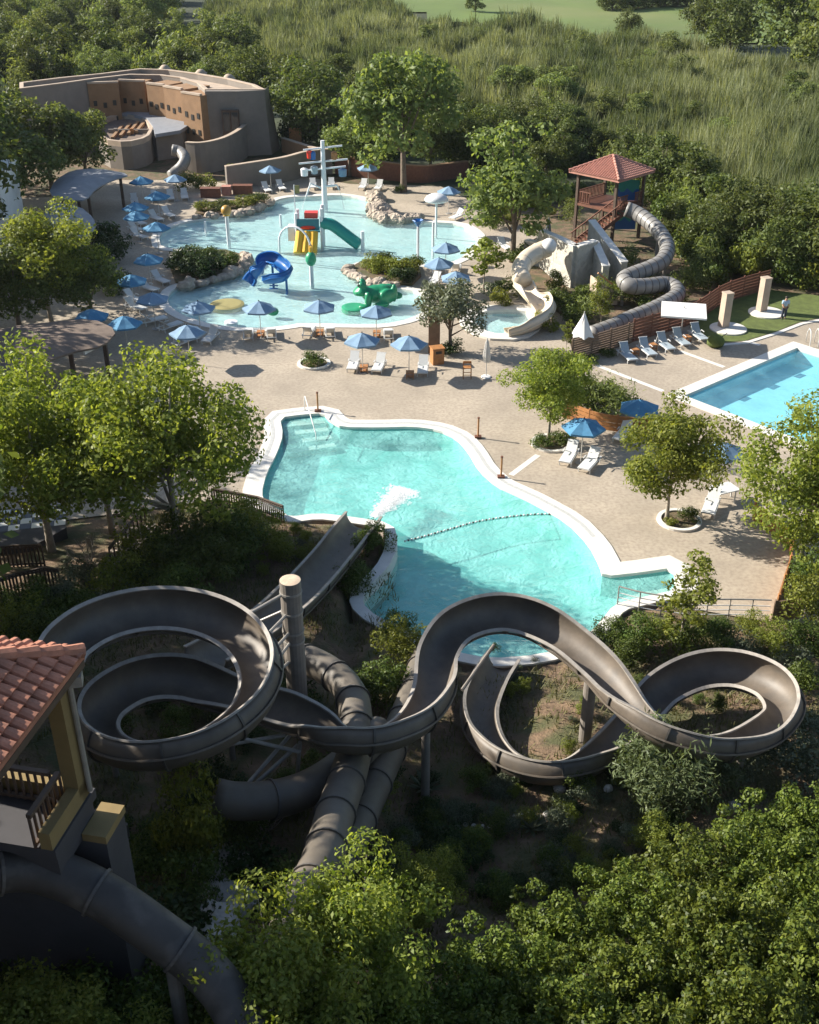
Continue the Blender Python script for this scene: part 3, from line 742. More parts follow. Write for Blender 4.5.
for i, (px, py, h, k) in enumerate(((560,175,6,'conical'),(660,205,7,'conical'),(690,215,7.5,'conical'),(715,240,6,'conical'),(735,255,6.5,'round'),(700,262,5,'round'),(760,262,6,'round'),(790,258,6.5,'round'),(672,250,4.5,'conical'),(815,275,7,'round'),(775,280,5,'round'),(740,268,4.5,'conical'),(845,290,7,'round'),(640,190,6,'conical'),(680,180,4.5,'tall'),(600,165,5,'tall'),(575,158,5,'tall'),(545,185,5,'round'),(625,172,5.5,'conical'),(700,200,5,'conical'),(720,222,5,'conical'))):
    tree(k, at(px, py), h, {'conical': 'pointed bright green shrub tree between the gazebo and the reeds', 'round': 'rounded bushy tree behind the lawn and timber fence', 'tall': 'upright green tree at the foot of the reeds behind the gazebo'}[k], group={'conical': 'pointed shrub trees by the gazebo', 'round': 'bushy trees behind the lawn fence', 'tall': 'upright trees at the foot of the reeds'}[k], name='shrub_tree', wide=1.15)
for i in range(75):
    while True:
        px, py = random.uniform(585, 840), random.uniform(185, 300)
        if inside([(600, 175), (680, 190), (760, 235), (840, 262), (840, 292), (775, 285), (740, 283), (705, 296), (676, 300), (690, 280), (690, 255), (660, 220), (640, 200), (610, 190)], px, py): break
    k = random.choice(('shrub', 'wild', 'shrub', 'yshrub')); shrub(k, at(px, py), random.uniform(1.0, 1.9), {'shrub': 'leafy green shrub in the thicket between the gazebo, the timber fence and the reeds', 'wild': 'wispy shrub in the thicket between the gazebo, the timber fence and the reeds', 'yshrub': 'bright green shrub in the thicket between the gazebo, the timber fence and the reeds'}[k], 'thicket shrubs behind gazebo and fence', h=random.uniform(1, 1.5))
for i in range(60):
    px, py = random.uniform(290, 590), random.uniform(135, 172)
    if px < 330 and py > 150: py -= 20
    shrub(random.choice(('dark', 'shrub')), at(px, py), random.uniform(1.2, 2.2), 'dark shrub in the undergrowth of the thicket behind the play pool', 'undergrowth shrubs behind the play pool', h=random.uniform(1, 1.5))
for i in range(24):
    px, py = random.uniform(478, 575), random.uniform(205, 250)
    if px > 500 and py > 236: py -= 28
    shrub(random.choice(('yshrub', 'shrub', 'wild')), at(px + 8, py - 14), random.uniform(.7, 1.2), 'small shrub between the airy green tree and the gazebo', 'shrubs left of the gazebo')
# --- far trees beyond the reeds
for px, py, h, lb, k in ((475,19,9,'dark clump tree standing alone at the near edge of the fairway','tall'),(790,72,17,'big tree at the upper right corner beside the fairway','round'),(822,92,16,'tall tree cut by the right edge beside the fairway','loose'),(728,66,12,'round tree left of the big corner tree by the fairway','round'),(710,50,11,'smaller round tree by the fairway edge','round'),(628,42,6,'little bush at the near edge of the fairway','round')):
    tree(k, at(px, py), h, lb, name='distant_tree', wide=1.05)
for px in range(612, 745, 13):
    tree('round', at(px, 15 + 3 * math.sin(px)), 6, 'dark tree in the belt across the fairway', group='dark tree belt across the fairway', name='distant_tree', wide=1.3)
for px in range(565, 1000, 60):
    tree('round', at(px, -26), 12, 'far tree on the other side of the fairway', group='far trees beyond the fairway', name='distant_tree', wide=1.4)

# --- reed bed: nobody could count it
def reeds(poly_px, n, hgt, name, label, seed):
    g = np.random.default_rng(seed); poly = P(poly_px); x0, x1, y0, y1 = bbox(poly, 0)
    pts = []
    while len(pts) < n:
        x = x0 + (x1 - x0) * g.random(2000); y = y0 + (y1 - y0) * g.random(2000)
        pts += [(a, b) for a, b in zip(x, y) if inside(poly, a, b)]
    pts = np.array(pts[:n]); hh = []
    for a, b in pts:
        hh.append(hgt * (0.72 + 0.55 * noise.noise(Vector((a * .06, b * .045, 5))) + 0.75 * noise.noise(Vector((a * .22, b * .16, 2))) + 0.35 * noise.noise(Vector((a * .7, b * .6, 8)))))
    hh = np.clip(np.array(hh), .35, 9) * (0.6 + .6 * g.random(n))
    far = pts[:, 1] / 100.0
    wd = (0.020 + 0.020 * g.random(n)) * far
    ang = g.random(n) * 6.28; lean = (0.06 + 0.26 * g.random(n) ** 2) * hh; la = g.random(n) * 6.28
    base = np.stack([pts[:, 0], pts[:, 1], np.array([far_rise(a, b) for a, b in pts]) - .1], 1)
    wv = np.stack([np.cos(ang), np.sin(ang), np.zeros(n)], 1) * wd[:, None]
    lv = np.stack([np.cos(la), np.sin(la), np.zeros(n)], 1) * lean[:, None]
    m1 = base + lv * .25 + np.array([0, 0, .6]) * hh[:, None]; tp = base + lv + np.array([0, 0, 1.]) * hh[:, None]
    V = np.stack([base - wv, base + wv, m1 + wv, m1 - wv, tp + wv * .2, tp - wv * .2], 1).reshape(-1, 3)
    i = np.arange(n) * 6; Fq = np.vstack([np.stack([i, i + 1, i + 2, i + 3], 1), np.stack([i + 3, i + 2, i + 4, i + 5], 1)])
    r = np.clip(np.array([0.45 + 0.7 * noise.noise(Vector((a * .05, b * .04, 11))) + .5 * noise.noise(Vector((a * .3, b * .22, 4))) for a, b in pts]) + g.normal(size=n) * .25, 0, 1)
    me_ = npmesh(name, V, Fq, LF['reed'], np.concatenate([r, r]))
    o = bpy.data.objects.new(name, me_); col.objects.link(o); tag(o, label, 'reeds', kind='stuff'); return o
reeds([(205,22),(260,8),(330,8),(415,30),(600,46),(700,60),(819,82),(960,100),(960,270),(800,245),(720,222),(660,178),(600,150),(540,140),(480,132),(400,112),(330,85),(250,62),(205,45)], 230000, 4.1, 'reed_bed', 'tall pale olive reeds filling the ground between garden and fairway', 21)

# --- slope shrubs around the slides
hedge_lab = 'leafy green shrub on the bank between the left fences and the slide pool'
for i, (px, py, r, k) in enumerate(((215,535,1.5,'nearshrub'),(238,548,1.5,'nearshrub'),(190,552,1.6,'nearshrub'),(262,535,1.3,'nearyellow'),(212,575,1.5,'nearshrub'),(165,575,1.6,'nearshrub'),(130,590,1.4,'nearyellow'),(152,555,1.3,'nearyellow'),(245,520,1.1,'nearyellow'),(280,545,.9,'nearyellow'),(185,600,1.4,'nearshrub'),(90,575,1.3,'grey'),(60,600,1.3,'grey'),(110,605,1.2,'grey'),(30,610,1.3,'nearshrub'),(12,632,1.2,'nearyellow'),(80,620,1.2,'nearshrub'),(45,640,1.2,'nearshrub'))):
    shrub(k, on_hill(px, py + 14), r, {'nearshrub': hedge_lab, 'nearyellow': 'yellow green shrub on the bank between the left fences and the slide pool', 'grey': 'silvery grey shrub below the dark fences at left'}[k], 'shrubs on the left bank')
for px, py, r, k, lb in ((372,548,1.0,'nearshrub','upper green shrub squeezed between the short slide and the white pool wall'),(352,585,1.0,'nearshrub','lower green shrub between the short slide and the white pool wall'),(395,655,1.1,'nearyellow','yellowish shrub beside the straight tube below the pool wall'),(385,690,1.1,'nearshrub','dark shrub under the tall post and tubes'),(400,632,.8,'nearshrub','small shrub against the rocky pool wall')):
    shrub(k, on_hill(px, py + 8), r, lb)
for i, (px, py, r, k) in enumerate(((612,640,.85,'nearshrub'),(638,646,1.0,'nearshrub'),(690,648,1.0,'nearshrub'),(715,644,.9,'nearshrub'),(660,642,.8,'nearyellow'),(628,655,.8,'nearshrub'),(740,650,.9,'grey'),(770,640,.8,'nearyellow'),(800,650,1.0,'nearshrub'),(808,612,1.3,'nearyellow'),(812,585,1.2,'nearshrub'),(790,670,.9,'grey'),(805,690,.9,'nearshrub'),(750,628,.7,'nearyellow'))):
    shrub(k, on_hill(px, py + 6), r, {'nearshrub': 'dark green shrub between the railing and the right loop of the slide', 'nearyellow': 'bright green shrub between the railing and the right loop of the slide', 'grey': 'greyish shrub right of the loop of the slide'}[k], 'shrubs above the right slide loop')
shrub('fine', on_hill(655, 800), 1.75, 'large fine leaved rosemary bush in front of the right slide loop', name='rosemary_bush', h=1.0)
shrub('fine', on_hill(700, 790), 1.2, 'smaller rosemary bush right of the large one', name='rosemary_bush')
shrub('fine', on_hill(560, 815), .5, 'low spiky plant beside the white stones', name='low_plant', cat='plant')
for px, py, r in ((770,770,1.2),(800,740,1.2),(735,775,1.0),(810,775,1.3)):
    shrub('grey', on_hill(px, py), r, 'soft grey shrub right of the rosemary bushes', 'grey shrubs at the right')
shrub('nearyellow', on_hill(196, 868), 1.15, 'tall bright shrub growing in front of the spiral slide', h=2.0)
for i, (px, py, r, k) in enumerate(((160,880,1.0,'nearshrub'),(200,900,1.0,'nearshrub'),(230,850,.8,'nearshrub'),(130,855,.8,'nearshrub'),(180,940,1.0,'dark'),(260,880,.9,'dark'),(290,910,1.0,'nearshrub'),(120,1000,1.3,'nearshrub'),(170,1030,1.2,'nearshrub'),(40,1010,1.2,'nearshrub'),(95,1050,1.4,'nearshrub'),(145,1060,1.3,'nearshrub'),(30,1090,1.5,'nearshrub'),(120,985,1.1,'dark'),(60,985,1.1,'dark'),(80,1040,1.2,'nearshrub'),(10,970,1.0,'nearyellow'))):
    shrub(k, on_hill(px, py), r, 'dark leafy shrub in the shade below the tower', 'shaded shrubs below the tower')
for px, py, h, lb in ((30, 1120, 3.6, 'dark bushy tree against the tower base, leftmost of three below the dark tube'), (100, 1110, 2.8, 'dark bushy tree against the tower base, middle of three below the dark tube'), (170, 1120, 2.4, 'dark bushy tree below the dark tube, rightmost of three')):
    tree('smallplane_1', on_hill(px, py), h, lb, name='bushy_tree', wide=1.2)
# large mastic bushes, lower right
ML = ['wide bright mastic bush filling the lower right of the slope', 'mastic bush']
for i, (px, py, z, r, h) in enumerate(((800,830,0,1.9,1.1),(745,850,0,1.9,1.1),(690,880,0,1.9,1.1),(790,900,0,2.0,1.2),(630,910,0,1.8,1.1),(720,960,0,2.0,1.2),(820,990,0,2.1,1.2),(560,945,0,1.8,1.1),(640,1000,0,2.0,1.15),(500,985,0,1.8,1.1),(740,1060,0,2.0,1.2),(560,1050,0,1.9,1.1),(440,1010,0,1.7,1.1),(380,1040,0,1.7,1.1),(460,1080,0,1.8,1.1),(320,1070,0,1.6,1.1),(860,900,0,2,1.2),(650,1100,0,2,1.1))):
    p = on_hill(px, py + 40)
    shrub('mastic', p, r, 'rounded glossy mastic bush in the sunlit mass at the lower right', 'mastic bushes at the lower right', cat='mastic bush', h=h, name='mastic_bush')
for px, py, z, hh, lb in ((362,1020,0,4.9,'bright leafy sapling with spreading branches left of the mastic bushes'),(285,1075,0,5.0,'lower leafy sapling at the bottom beside the dark tube slide'),(420,930,0,2.8,'small leafy sapling on the bare slope')):
    tree('smallplane_1', on_hill(px, py), hh, lb, name='young_tree', wide=.9)

for i in range(120):
    while True:
        px, py = random.uniform(330, 680), random.uniform(770, 900)
        if py < 1010 - .36 * (px - 250) and not (440 < px < 640 and 700 < py < 775): break
    k = random.choice(('grey', 'nearshrub', 'nearyellow', 'dark')); shrub(k, on_hill(px, py), random.uniform(.22, .62), {'grey': 'small greyish plant on the bare slope below the flume', 'nearshrub': 'small green plant on the bare slope below the flume', 'nearyellow': 'small yellowish plant on the bare slope below the flume', 'dark': 'small dark plant on the bare slope below the flume'}[k], 'small plants on the slope', cat='plant', name='low_plant')
for i in range(34):
    px, py = random.uniform(490, 800), random.uniform(645, 760)
    k = random.choice(('grey', 'nearshrub', 'nearyellow')); shrub(k, on_hill(px, py), random.uniform(.2, .42), {'grey': 'small greyish plant growing under the right bends of the flume', 'nearshrub': 'small green plant growing under the right bends of the flume', 'nearyellow': 'small yellowish plant growing under the right bends of the flume'}[k], 'small plants under the right bends', cat='plant', name='low_plant')
for i in range(26):
    px, py = random.uniform(60, 330), random.uniform(700, 860)
    shrub(random.choice(('dark', 'nearshrub')), on_hill(px, py), random.uniform(.4, .8), 'shaded low shrub on the ground under the spiral slide', 'low shrubs under the spiral', name='low_shrub')
for i in range(16):
    px, py = random.uniform(262, 312), random.uniform(528, 575)
    shrub(random.choice(('nearyellow', 'grey')), on_hill(px, py), random.uniform(.2, .4), 'small plant on the grassy bank left of the short slide', 'small plants left of the short slide', cat='plant', name='low_plant')
for i in range(60):
    px, py = random.uniform(330, 819), random.uniform(45, 175)
    if not inside([(415,40),(600,55),(700,68),(819,90),(960,110),(960,250),(800,230),(720,205),(660,160),(600,135),(540,125),(480,110),(400,90),(340,60)], px, py): continue
    tree(random.choice(('loose', 'conical')), at(px, py), random.uniform(3.5, 6.5), 'olive green bush standing among the pale reeds', group='bushes among the reeds', name='reed_bush', cat='bush', wide=1.4)

# dry grass tufts on the slope (uncountable)
g = np.random.default_rng(5); pts = []
while len(pts) < 32000:
    x = g.uniform(-14, 18); y = g.uniform(15, 52)
    if y < np.interp(x, HX, HY) - .8 and noise.noise(Vector((x * .45, y * .45, 4))) + g.normal() * .25 > 0.0: pts.append((x, y, hillz(x, y)))
pts = np.array(pts); n = len(pts); ang = g.random(n) * 6.28; hh = .08 + .24 * g.random(n)
wv = np.stack([np.cos(ang), np.sin(ang), np.zeros(n)], 1) * .013
ln = np.stack([np.cos(ang + 1.5), np.sin(ang + 1.5), np.zeros(n)], 1) * (hh * .7)[:, None]
tp = pts + ln + np.array([0, 0, 1.]) * hh[:, None]
V = np.stack([pts - wv * 2, pts + wv * 2, tp + wv * .3, tp - wv * .3], 1).reshape(-1, 3)
me_ = npmesh('dry_grass', V, np.arange(n * 4).reshape(n, 4), LF['grass'], g.random(n))
o = bpy.data.objects.new('dry_grass', me_); col.objects.link(o); tag(o, 'thin dry grass on the slope under the slides', 'grass', kind='stuff')

# unseen trees added on the hillside outside the left edge, to shade slides and deck
for x, y, h in ((-18, 18, 13), (-19, 14, 13), (-33, 52, 11), (-33, 60, 13), (-36, 68, 13), (-40, 78, 13), (-20.5, 30, 13), (-24, 36, 12.5), (-20.8, 26.5, 12), (-28, 41, 13), (-25, 33, 13), (-23, 33, 12)):
    tree('round', (x, y, hillz(x, y)), h, 'unseen tall tree added for shade on the hillside outside the left edge', group='unseen shade trees left of the slides', name='broadleaf_tree', wide=1.1)
# ------------------------------------------------------------------ water slides
def frames(path):
    """tangent, right side, up, signed curvature for a smooth path"""
    n = len(path); T = []
    for i in range(n):
        t = path[min(i + 1, n - 1)] - path[max(i - 1, 0)]; T.append(t.normalized())
    K = []
    for i in range(n):
        a, b = path[max(i - 3, 0)], path[min(i + 3, n - 1)]
        h0 = math.atan2(T[max(i - 3, 0)].y, T[max(i - 3, 0)].x); h1 = math.atan2(T[min(i + 3, n - 1)].y, T[min(i + 3, n - 1)].x)
        d = (h1 - h0 + math.pi) % (2 * math.pi) - math.pi
        K.append(d / max(.1, (b - a).length))
    Ks = [sum(K[max(0, i - 5):i + 6]) / len(K[max(0, i - 5):i + 6]) for i in range(n)]
    return T, Ks
def sweep(path, prof_fn, closed_profile=True, bankk=1.5, bmax=R(34), every=None, caps=True):
    T, K = frames(path); mb = MB(); rings = []
    for i, p in enumerate(path):
        S = T[i].cross(Vector((0, 0, 1))).normalized(); U = S.cross(T[i]).normalized()
        ph = max(-bmax, min(bmax, K[i] * bankk))
        S2 = S * math.cos(ph) + U * math.sin(ph); U2 = U * math.cos(ph) - S * math.sin(ph)
        pr = prof_fn(K[i]); base = len(mb.v); rings.append((base, len(pr)))
        mb.v += [tuple(p + S2 * a + U2 * b) for a, b in pr]
    for (b0, k), (b1, _) in zip(rings, rings[1:]):
        for q in range(k if closed_profile else k - 1):
            q2 = (q + 1) % k; mb.f.append((b0 + q, b1 + q, b1 + q2, b0 + q2))
    if caps and closed_profile and len(rings) > 1:
        mb.f.append(tuple(rings[0][0] + q for q in range(rings[0][1]))); mb.f.append(tuple(rings[-1][0] + q for q in range(rings[-1][1]))[::-1])
    return mb
def ext(k, hi=.20):
    m = min(1, abs(k) / .30); e = .04 + hi * m
    return (e, .04) if k < 0 else (.04, e)     # left rim, right rim extra height: the outer wall of a bend is taller
def open_profile(wd, dp, th=.045, hi=.20):
    def f(k):
        eL, eR = ext(k, hi); a = [math.pi + math.pi * j / 12 for j in range(13)]
        inner = [(-wd / 2, eL)] + [(wd / 2 * math.cos(x), dp * math.sin(x)) for x in a] + [(wd / 2, eR)]
        outer = [(wd / 2 + th, eR)] + [((wd / 2 + th) * math.cos(x), (dp + th) * math.sin(x)) for x in a[::-1]] + [(-wd / 2 - th, eL)]
        return inner + outer
    return f
def rim_profile(wd, side, hi=.20):
    def f(k):
        eL, eR = ext(k, hi); e = eR if side > 0 else eL; c = side * (wd / 2 + .03)
        return [(c - .065, e - .012), (c + .065, e - .012), (c + .065, e + .045), (c - .065, e + .045)]
    return f
def under_lip(wd, side, dp):
    def f(k):
        c = side * (wd / 2 + .05); z = -dp * .45
        return [(c * .93 - .0, z - .03), (c * .93 + side * .07, z - .03), (c * .93 + side * .07, z + .03), (c * .93, z + .03)]
    return f
def collar(path, i, prof_fn, ln=.09):
    seg = path[max(0, i - 4):i + 5]
    T, K = frames(seg); j = min(4, i); p = seg[j]; t = T[j]
    return [p - t * ln / 2, p + t * ln / 2]
def open_slide(name, pts, wd, dp, label, m_body, m_rim, posts=(), cat='water slide', step=.22, flange_every=2.1, hi=.20, flange_m=None):
    path = resample(catmull(pts, 10), step)
    root = empty(name, tuple(path[-1]), label, cat)
    body = sweep(path, open_profile(wd, dp, hi=hi)).build('flume', m_body, root, smooth=False)
    body.data.polygons.foreach_set('use_smooth', [True] * len(body.data.polygons))
    for s in (-1, 1):
        sweep(path, rim_profile(wd, s, hi)).build('rim', m_rim, root)
        sweep(path, under_lip(wd, s, dp)).build('side_lip', m_body, root)
    T, K = frames(path); L = int(flange_every / step)
    for i in range(L, len(path) - 2, L):
        S = T[i].cross(Vector((0, 0, 1))).normalized(); U = S.cross(T[i]).normalized()
        ph = max(-R(34), min(R(34), K[i] * 1.5)); S2 = S * math.cos(ph) + U * math.sin(ph); U2 = U * math.cos(ph) - S * math.sin(ph)
        eL, eR = ext(K[i], hi); mb = MB(); aa = [math.pi + math.pi * j / 12 for j in range(13)]
        ro = wd / 2 + .048; po = [(-ro, eL - .02)] + [(ro * math.cos(x), (dp + .048) * math.sin(x)) for x in aa] + [(ro, eR - .02)]
        pp = [(-ro - .06, eL - .02)] + [((ro + .06) * math.cos(x), (dp + .11) * math.sin(x)) for x in aa] + [(ro + .06, eR - .02)]
        n = len(po)
        for off in (-.035, .035):
            c = path[i] + T[i] * off
            for a, b in po: mb.v.append(tuple(c + S2 * a + U2 * b))
            for a, b in pp: mb.v.append(tuple(c + S2 * a + U2 * b))
        for q in range(n - 1):
            mb.f += [(q, q + 1, n + q + 1, n + q), (2 * n + q + 1, 2 * n + q, 3 * n + q, 3 * n + q + 1), (n + q, n + q + 1, 3 * n + q + 1, 3 * n + q), (q + 1, q, 2 * n + q, 2 * n + q + 1)]
        mb.build('joint_flange', flange_m or M['seam'], root)
    for fpos, r in posts:
        i = int(fpos * (len(path) - 1)); p = path[i]; g = hillz(p.x, p.y) - .4
        mb = MB(); mb.tube([(p.x, p.y, g), (p.x, p.y, p.z - dp - .04)], r, 14); o = mb.build('support_post', M['post'], root, smooth=False)
    return root, path
def tube_slide(name, pts, r, label, m_body, m_fl, step=.3, every=2.4, root=None, cat='water slide', loc=None, posts=(), ring=.055, partname='tube', fl_w=.07):
    path = resample(catmull(pts, 10), step)
    if root is None: root = empty(name, tuple(path[-1]), label, cat)
    mb = MB(); mb.tube(path, r, 20); mb.build(partname, m_body, root, smooth=True)
    L = max(2, int(every / step))
    for i in list(range(L // 2, len(path) - 1, L)):
        t = (path[i + 1] - path[i - 1]).normalized()
        mb = MB(); mb.tube([path[i] - t * fl_w / 2, path[i] + t * fl_w / 2], r + ring, 22); mb.build('joint_flange', m_fl, root)
    for fpos, pr in posts:
        i = int(fpos * (len(path) - 1)); p = path[i]
        mb = MB(); mb.tube([(p.x, p.y, hillz(p.x, p.y) - .4), (p.x, p.y, p.z - r * .8)], pr, 12); mb.build('support_post', M['post'], root)
    return root, path

# 1. the long open flume: spiral at left, S bend in the middle, loop at right, exit into the pool
C0 = at(162, 685, 7.6)
sp = []
for k in range(0, 25):
    a = R(196 - k * 23.5); t = k / 24
    rr = 2.92 - 1.0 * min(1, max(0, (t - .36) / .35)); z = 8.9 - 3.1 * t
    sp.append(Vector((C0.x + rr * math.cos(a) + .15 * t, C0.y + rr * math.sin(a) , z)))
sp = sp[:22]
S_PX = [(300,714,5.95),(338,731,5.8),(380,732,5.65),(415,716,5.5),(434,686,5.4),(438,652,5.25),(456,627,5.1),(490,614,4.95),(526,617,4.75),(563,636,4.55),(600,667,4.3),(632,704,4.05),(668,730,3.8),(715,742,3.5),(757,733,3.25),(783,708,3.0),(772,684,2.8),(738,670,2.6),(700,671,2.4),(664,688,2.2),(640,714,2.0),(612,742,1.85),(578,762,1.7),(543,766,1.55),(508,756,1.4),(486,734,1.25),(480,706,1.1),(490,678,.85),(504,656,.55)]
pts1 = sp + [at(*q) for q in S_PX]
slide1, path1 = open_slide('spiral_water_slide', pts1, 1.30, .62, 'long grey open flume slide coiling at left, with an S bend and right loop', M['flume'], M['rim'])
def add_post(root, px, py, ztop, r, g=None, cap=False):
    p = at(px, py, ztop); gz = hillz(p.x, p.y) - .4
    mb = MB(); mb.tube([(p.x, p.y, gz), (p.x, p.y, ztop)], r, 18)
    o = mb.build('support_post', M['post'], root, smooth=False)
    if cap:
        mb = MB(); mb.lathe((p.x, p.y, ztop + .002), [(r * .98, 0), (r * .6, .02), (.01, .025)], 18); mb.build('post_top', M['postcap'], o)
    return p
pt = add_post(slide1, 290, 580, 8.6, .36, cap=True)
for px, py, r_p in ((590,660,.24),(424,702,.15),(745,737,.13),(560,766,.12)):
    q_ = min(path1, key=lambda p: (proj(p)[0] - px) ** 2 + (proj(p)[1] - py) ** 2)
    mb = MB(); mb.tube([(q_.x, q_.y, hillz(q_.x, q_.y) - .4), (q_.x, q_.y, q_.z - .66)], r_p, 16); mb.build('support_post', M['post'], slide1)
# trusses between the big post and the spiral
def brace(root, a, b, r=.055, nm='brace'):
    mb = MB(); mb.tube([a, b], r, 8); mb.build(nm, M['post' if r > .066 else 'steel'], root)
pm = Vector((pt.x, pt.y, 0))
for z0, (px, py, z1) in ((8.2, (252, 612, 7.9)), (7.4, (262, 640, 7.2)), (7.5, (258, 622, 6.9)), (6.6, (272, 652, 6.7)), (6.2, (255, 690, 6.2)), (5.4, (210, 735, 5.2))):
    brace(slide1, (pm.x, pm.y, z0), at(px, py, z1))
for z in (8.15, 7.35, 6.55, 6.15):
    mb = MB(); mb.tube([(pm.x, pm.y, z - .04), (pm.x, pm.y, z + .04)], .385, 18); mb.build('post_clamp', M['steel'], slide1)
# low truss below the spiral
q0 = at(296, 738, 4.2)
for a, b in (((298, 745, 4.8), (235, 802, 3.9)), ((290, 735, 4.9), (238, 795, 4.2)), ((296, 790, 3.0), (300, 742, 5.2)), ((240, 738, 5.6), (300, 752, 4.9)), ((225, 745, 5.4), (285, 735, 5.2))):
    brace(slide1, at(*a), at(*b), .065)
cx = C0.x; 
for an in (60, 150, 250):
    p = Vector((C0.x + 2.9 * math.cos(R(an)), C0.y + 2.9 * math.sin(R(an)), 0)); top = 8.0 - (an - 60) / 190 * 1.6
    mb = MB(); mb.tube([(p.x * .96 + C0.x * .04, p.y, hillz(p.x, p.y) - .4), (p.x * .96 + C0.x * .04, p.y, top - 1.9)], .11, 12); mb.build('support_post', M['post'], slide1)
brace(slide1, at(462, 690, 3.2), at(494, 645, 3.7), .07)

# 2. short open slide that drops into the pool with a splash
pts2 = [at(*q) for q in ((205,655,4.3),(240,636,3.7),(275,613,3.1),(306,584,2.45),(331,556,1.85),(350,532,1.3),(364,515,.95))]
slide2, path2 = open_slide('short_water_slide', pts2, 1.8, .75, 'short wide grey slide shooting into the slide pool', M['flume'], M['rim'], flange_every=3.0)
# 3. closed tubes crossing under the flume
t_root, _ = tube_slide('tube_water_slide', [at(*q) for q in ((280,960,6.6),(302,905,6.4),(322,862,5.9),(336,812,5.2),(350,770,4.6),(356,735,4.1),(353,700,3.7),(338,678,3.5),(312,662,3.3),(285,656,3.0),(255,660,2.8))], .58, 'brown tube slide climbing from the bottom and bending left behind the tall post', M['tube'], M['flange'], every=1.9)
tube_slide('tube_water_slide', [at(*q) for q in ((214,797,5.2),(234,801,5.0),(268,800,4.7),(305,790,4.4),(338,770,4.1),(362,748,3.9),(385,728,3.7))], .58, 'brown tube slide curving right from below the spiral', M['tube'], M['flange'], every=3.6)
tube_slide('tube_water_slide', [at(*q) for q in ((330,880,4.2),(352,835,3.8),(372,790,3.3),(392,745,2.8),(408,708,2.3),(420,672,1.7),(428,648,1.1))], .55, 'brown tube slide running straight up to the pool wall', M['tube'], M['flange'], every=2.2)
# 4. closed tube in the lower left corner, coloured dark for its shade
tA, pA = tube_slide('tube_water_slide', [at(*q) for q in ((-45,885,11.6),(-10,872,11.4),(30,868,11.2),(72,880,10.9),(115,903,10.5),(163,937,9.9),(205,970,9.3),(236,1012,8.6),(252,1070,7.9))], .48, 'closed tube slide, coloured dark for shade, leaving the tower in the lower left corner', M['shadedtube'], M['flange'], every=2.1, ring=.05, posts=((.62, .16),))
# splash of water at the foot of the short slide: foam on the water, spray above it (uncountable drops)
g = np.random.default_rng(3); p0 = at(374, 514, 0); p1 = at(406, 487, 0); n = 8000
t = g.random(n) ** .75; ax = np.array(p1 - p0); lat = np.array([-ax[1], ax[0], 0]); lat /= np.linalg.norm(lat)
wdt = (.14 + .62 * t) * (1 + .25 * np.sin(t * 23) + .2 * np.sin(t * 51 + 1))
c = np.array(p0) + t[:, None] * ax + g.normal(size=(n, 1)) * (wdt * .5)[:, None] * lat + g.normal(size=(n, 3)) * .10
up_ = np.abs(g.normal(size=n)) * .30 * np.sin(np.clip(t + .12, 0, 1) * math.pi) * (g.random(n) < .45)
c[:, 2] = -.145 + .02 * g.random(n) + up_
nm = g.normal(size=(n, 3)); nm[up_ == 0] = np.array([0, 0, 1.]) + g.normal(size=(int((up_ == 0).sum()), 3)) * .12; nm /= np.linalg.norm(nm, axis=1)[:, None]
tt = g.normal(size=(n, 3)); tt -= nm * (tt * nm).sum(1)[:, None]; tt /= np.linalg.norm(tt, axis=1)[:, None]; bb_ = np.cross(nm, tt)
sz = np.where(up_ > 0, .022, .065)[:, None] * (.4 + 1.2 * g.random(n))[:, None]
V = np.stack([c - tt * sz, c + bb_ * sz * .8, c + tt * sz, c - bb_ * sz * .8], 1).reshape(-1, 3)
me_ = npmesh('splash', V, np.arange(n * 4).reshape(n, 4), M['foam']); o = bpy.data.objects.new('splash', me_); col.objects.link(o)
tag(o, 'white burst of splash water at the foot of the short slide', 'splash', kind='stuff')

# float line across the slide pool
fl = resample(catmull([at(405, 541, -.12), at(425, 536, -.12), at(450, 529, -.12), at(480, 521, -.12), at(515, 516, -.12), at(545, 514, -.12), at(566, 516, -.12)], 8), .19)
rt = empty('float_line', tuple(fl[0]), 'beaded float line stretched across the turquoise slide pool', 'float line')
for k, m in ((0, 'floatw'), (1, 'flange')):
    mb = MB()
    for i, p in enumerate(fl):
        if i % 2 == k: mb.ball(p, .06, 8)
    mb.build('white_floats' if k == 0 else 'dark_floats', M[m], rt, smooth=True)
mb = MB(); mb.tube(fl, .02, 5); mb.build('rope', M['floatw'], rt)
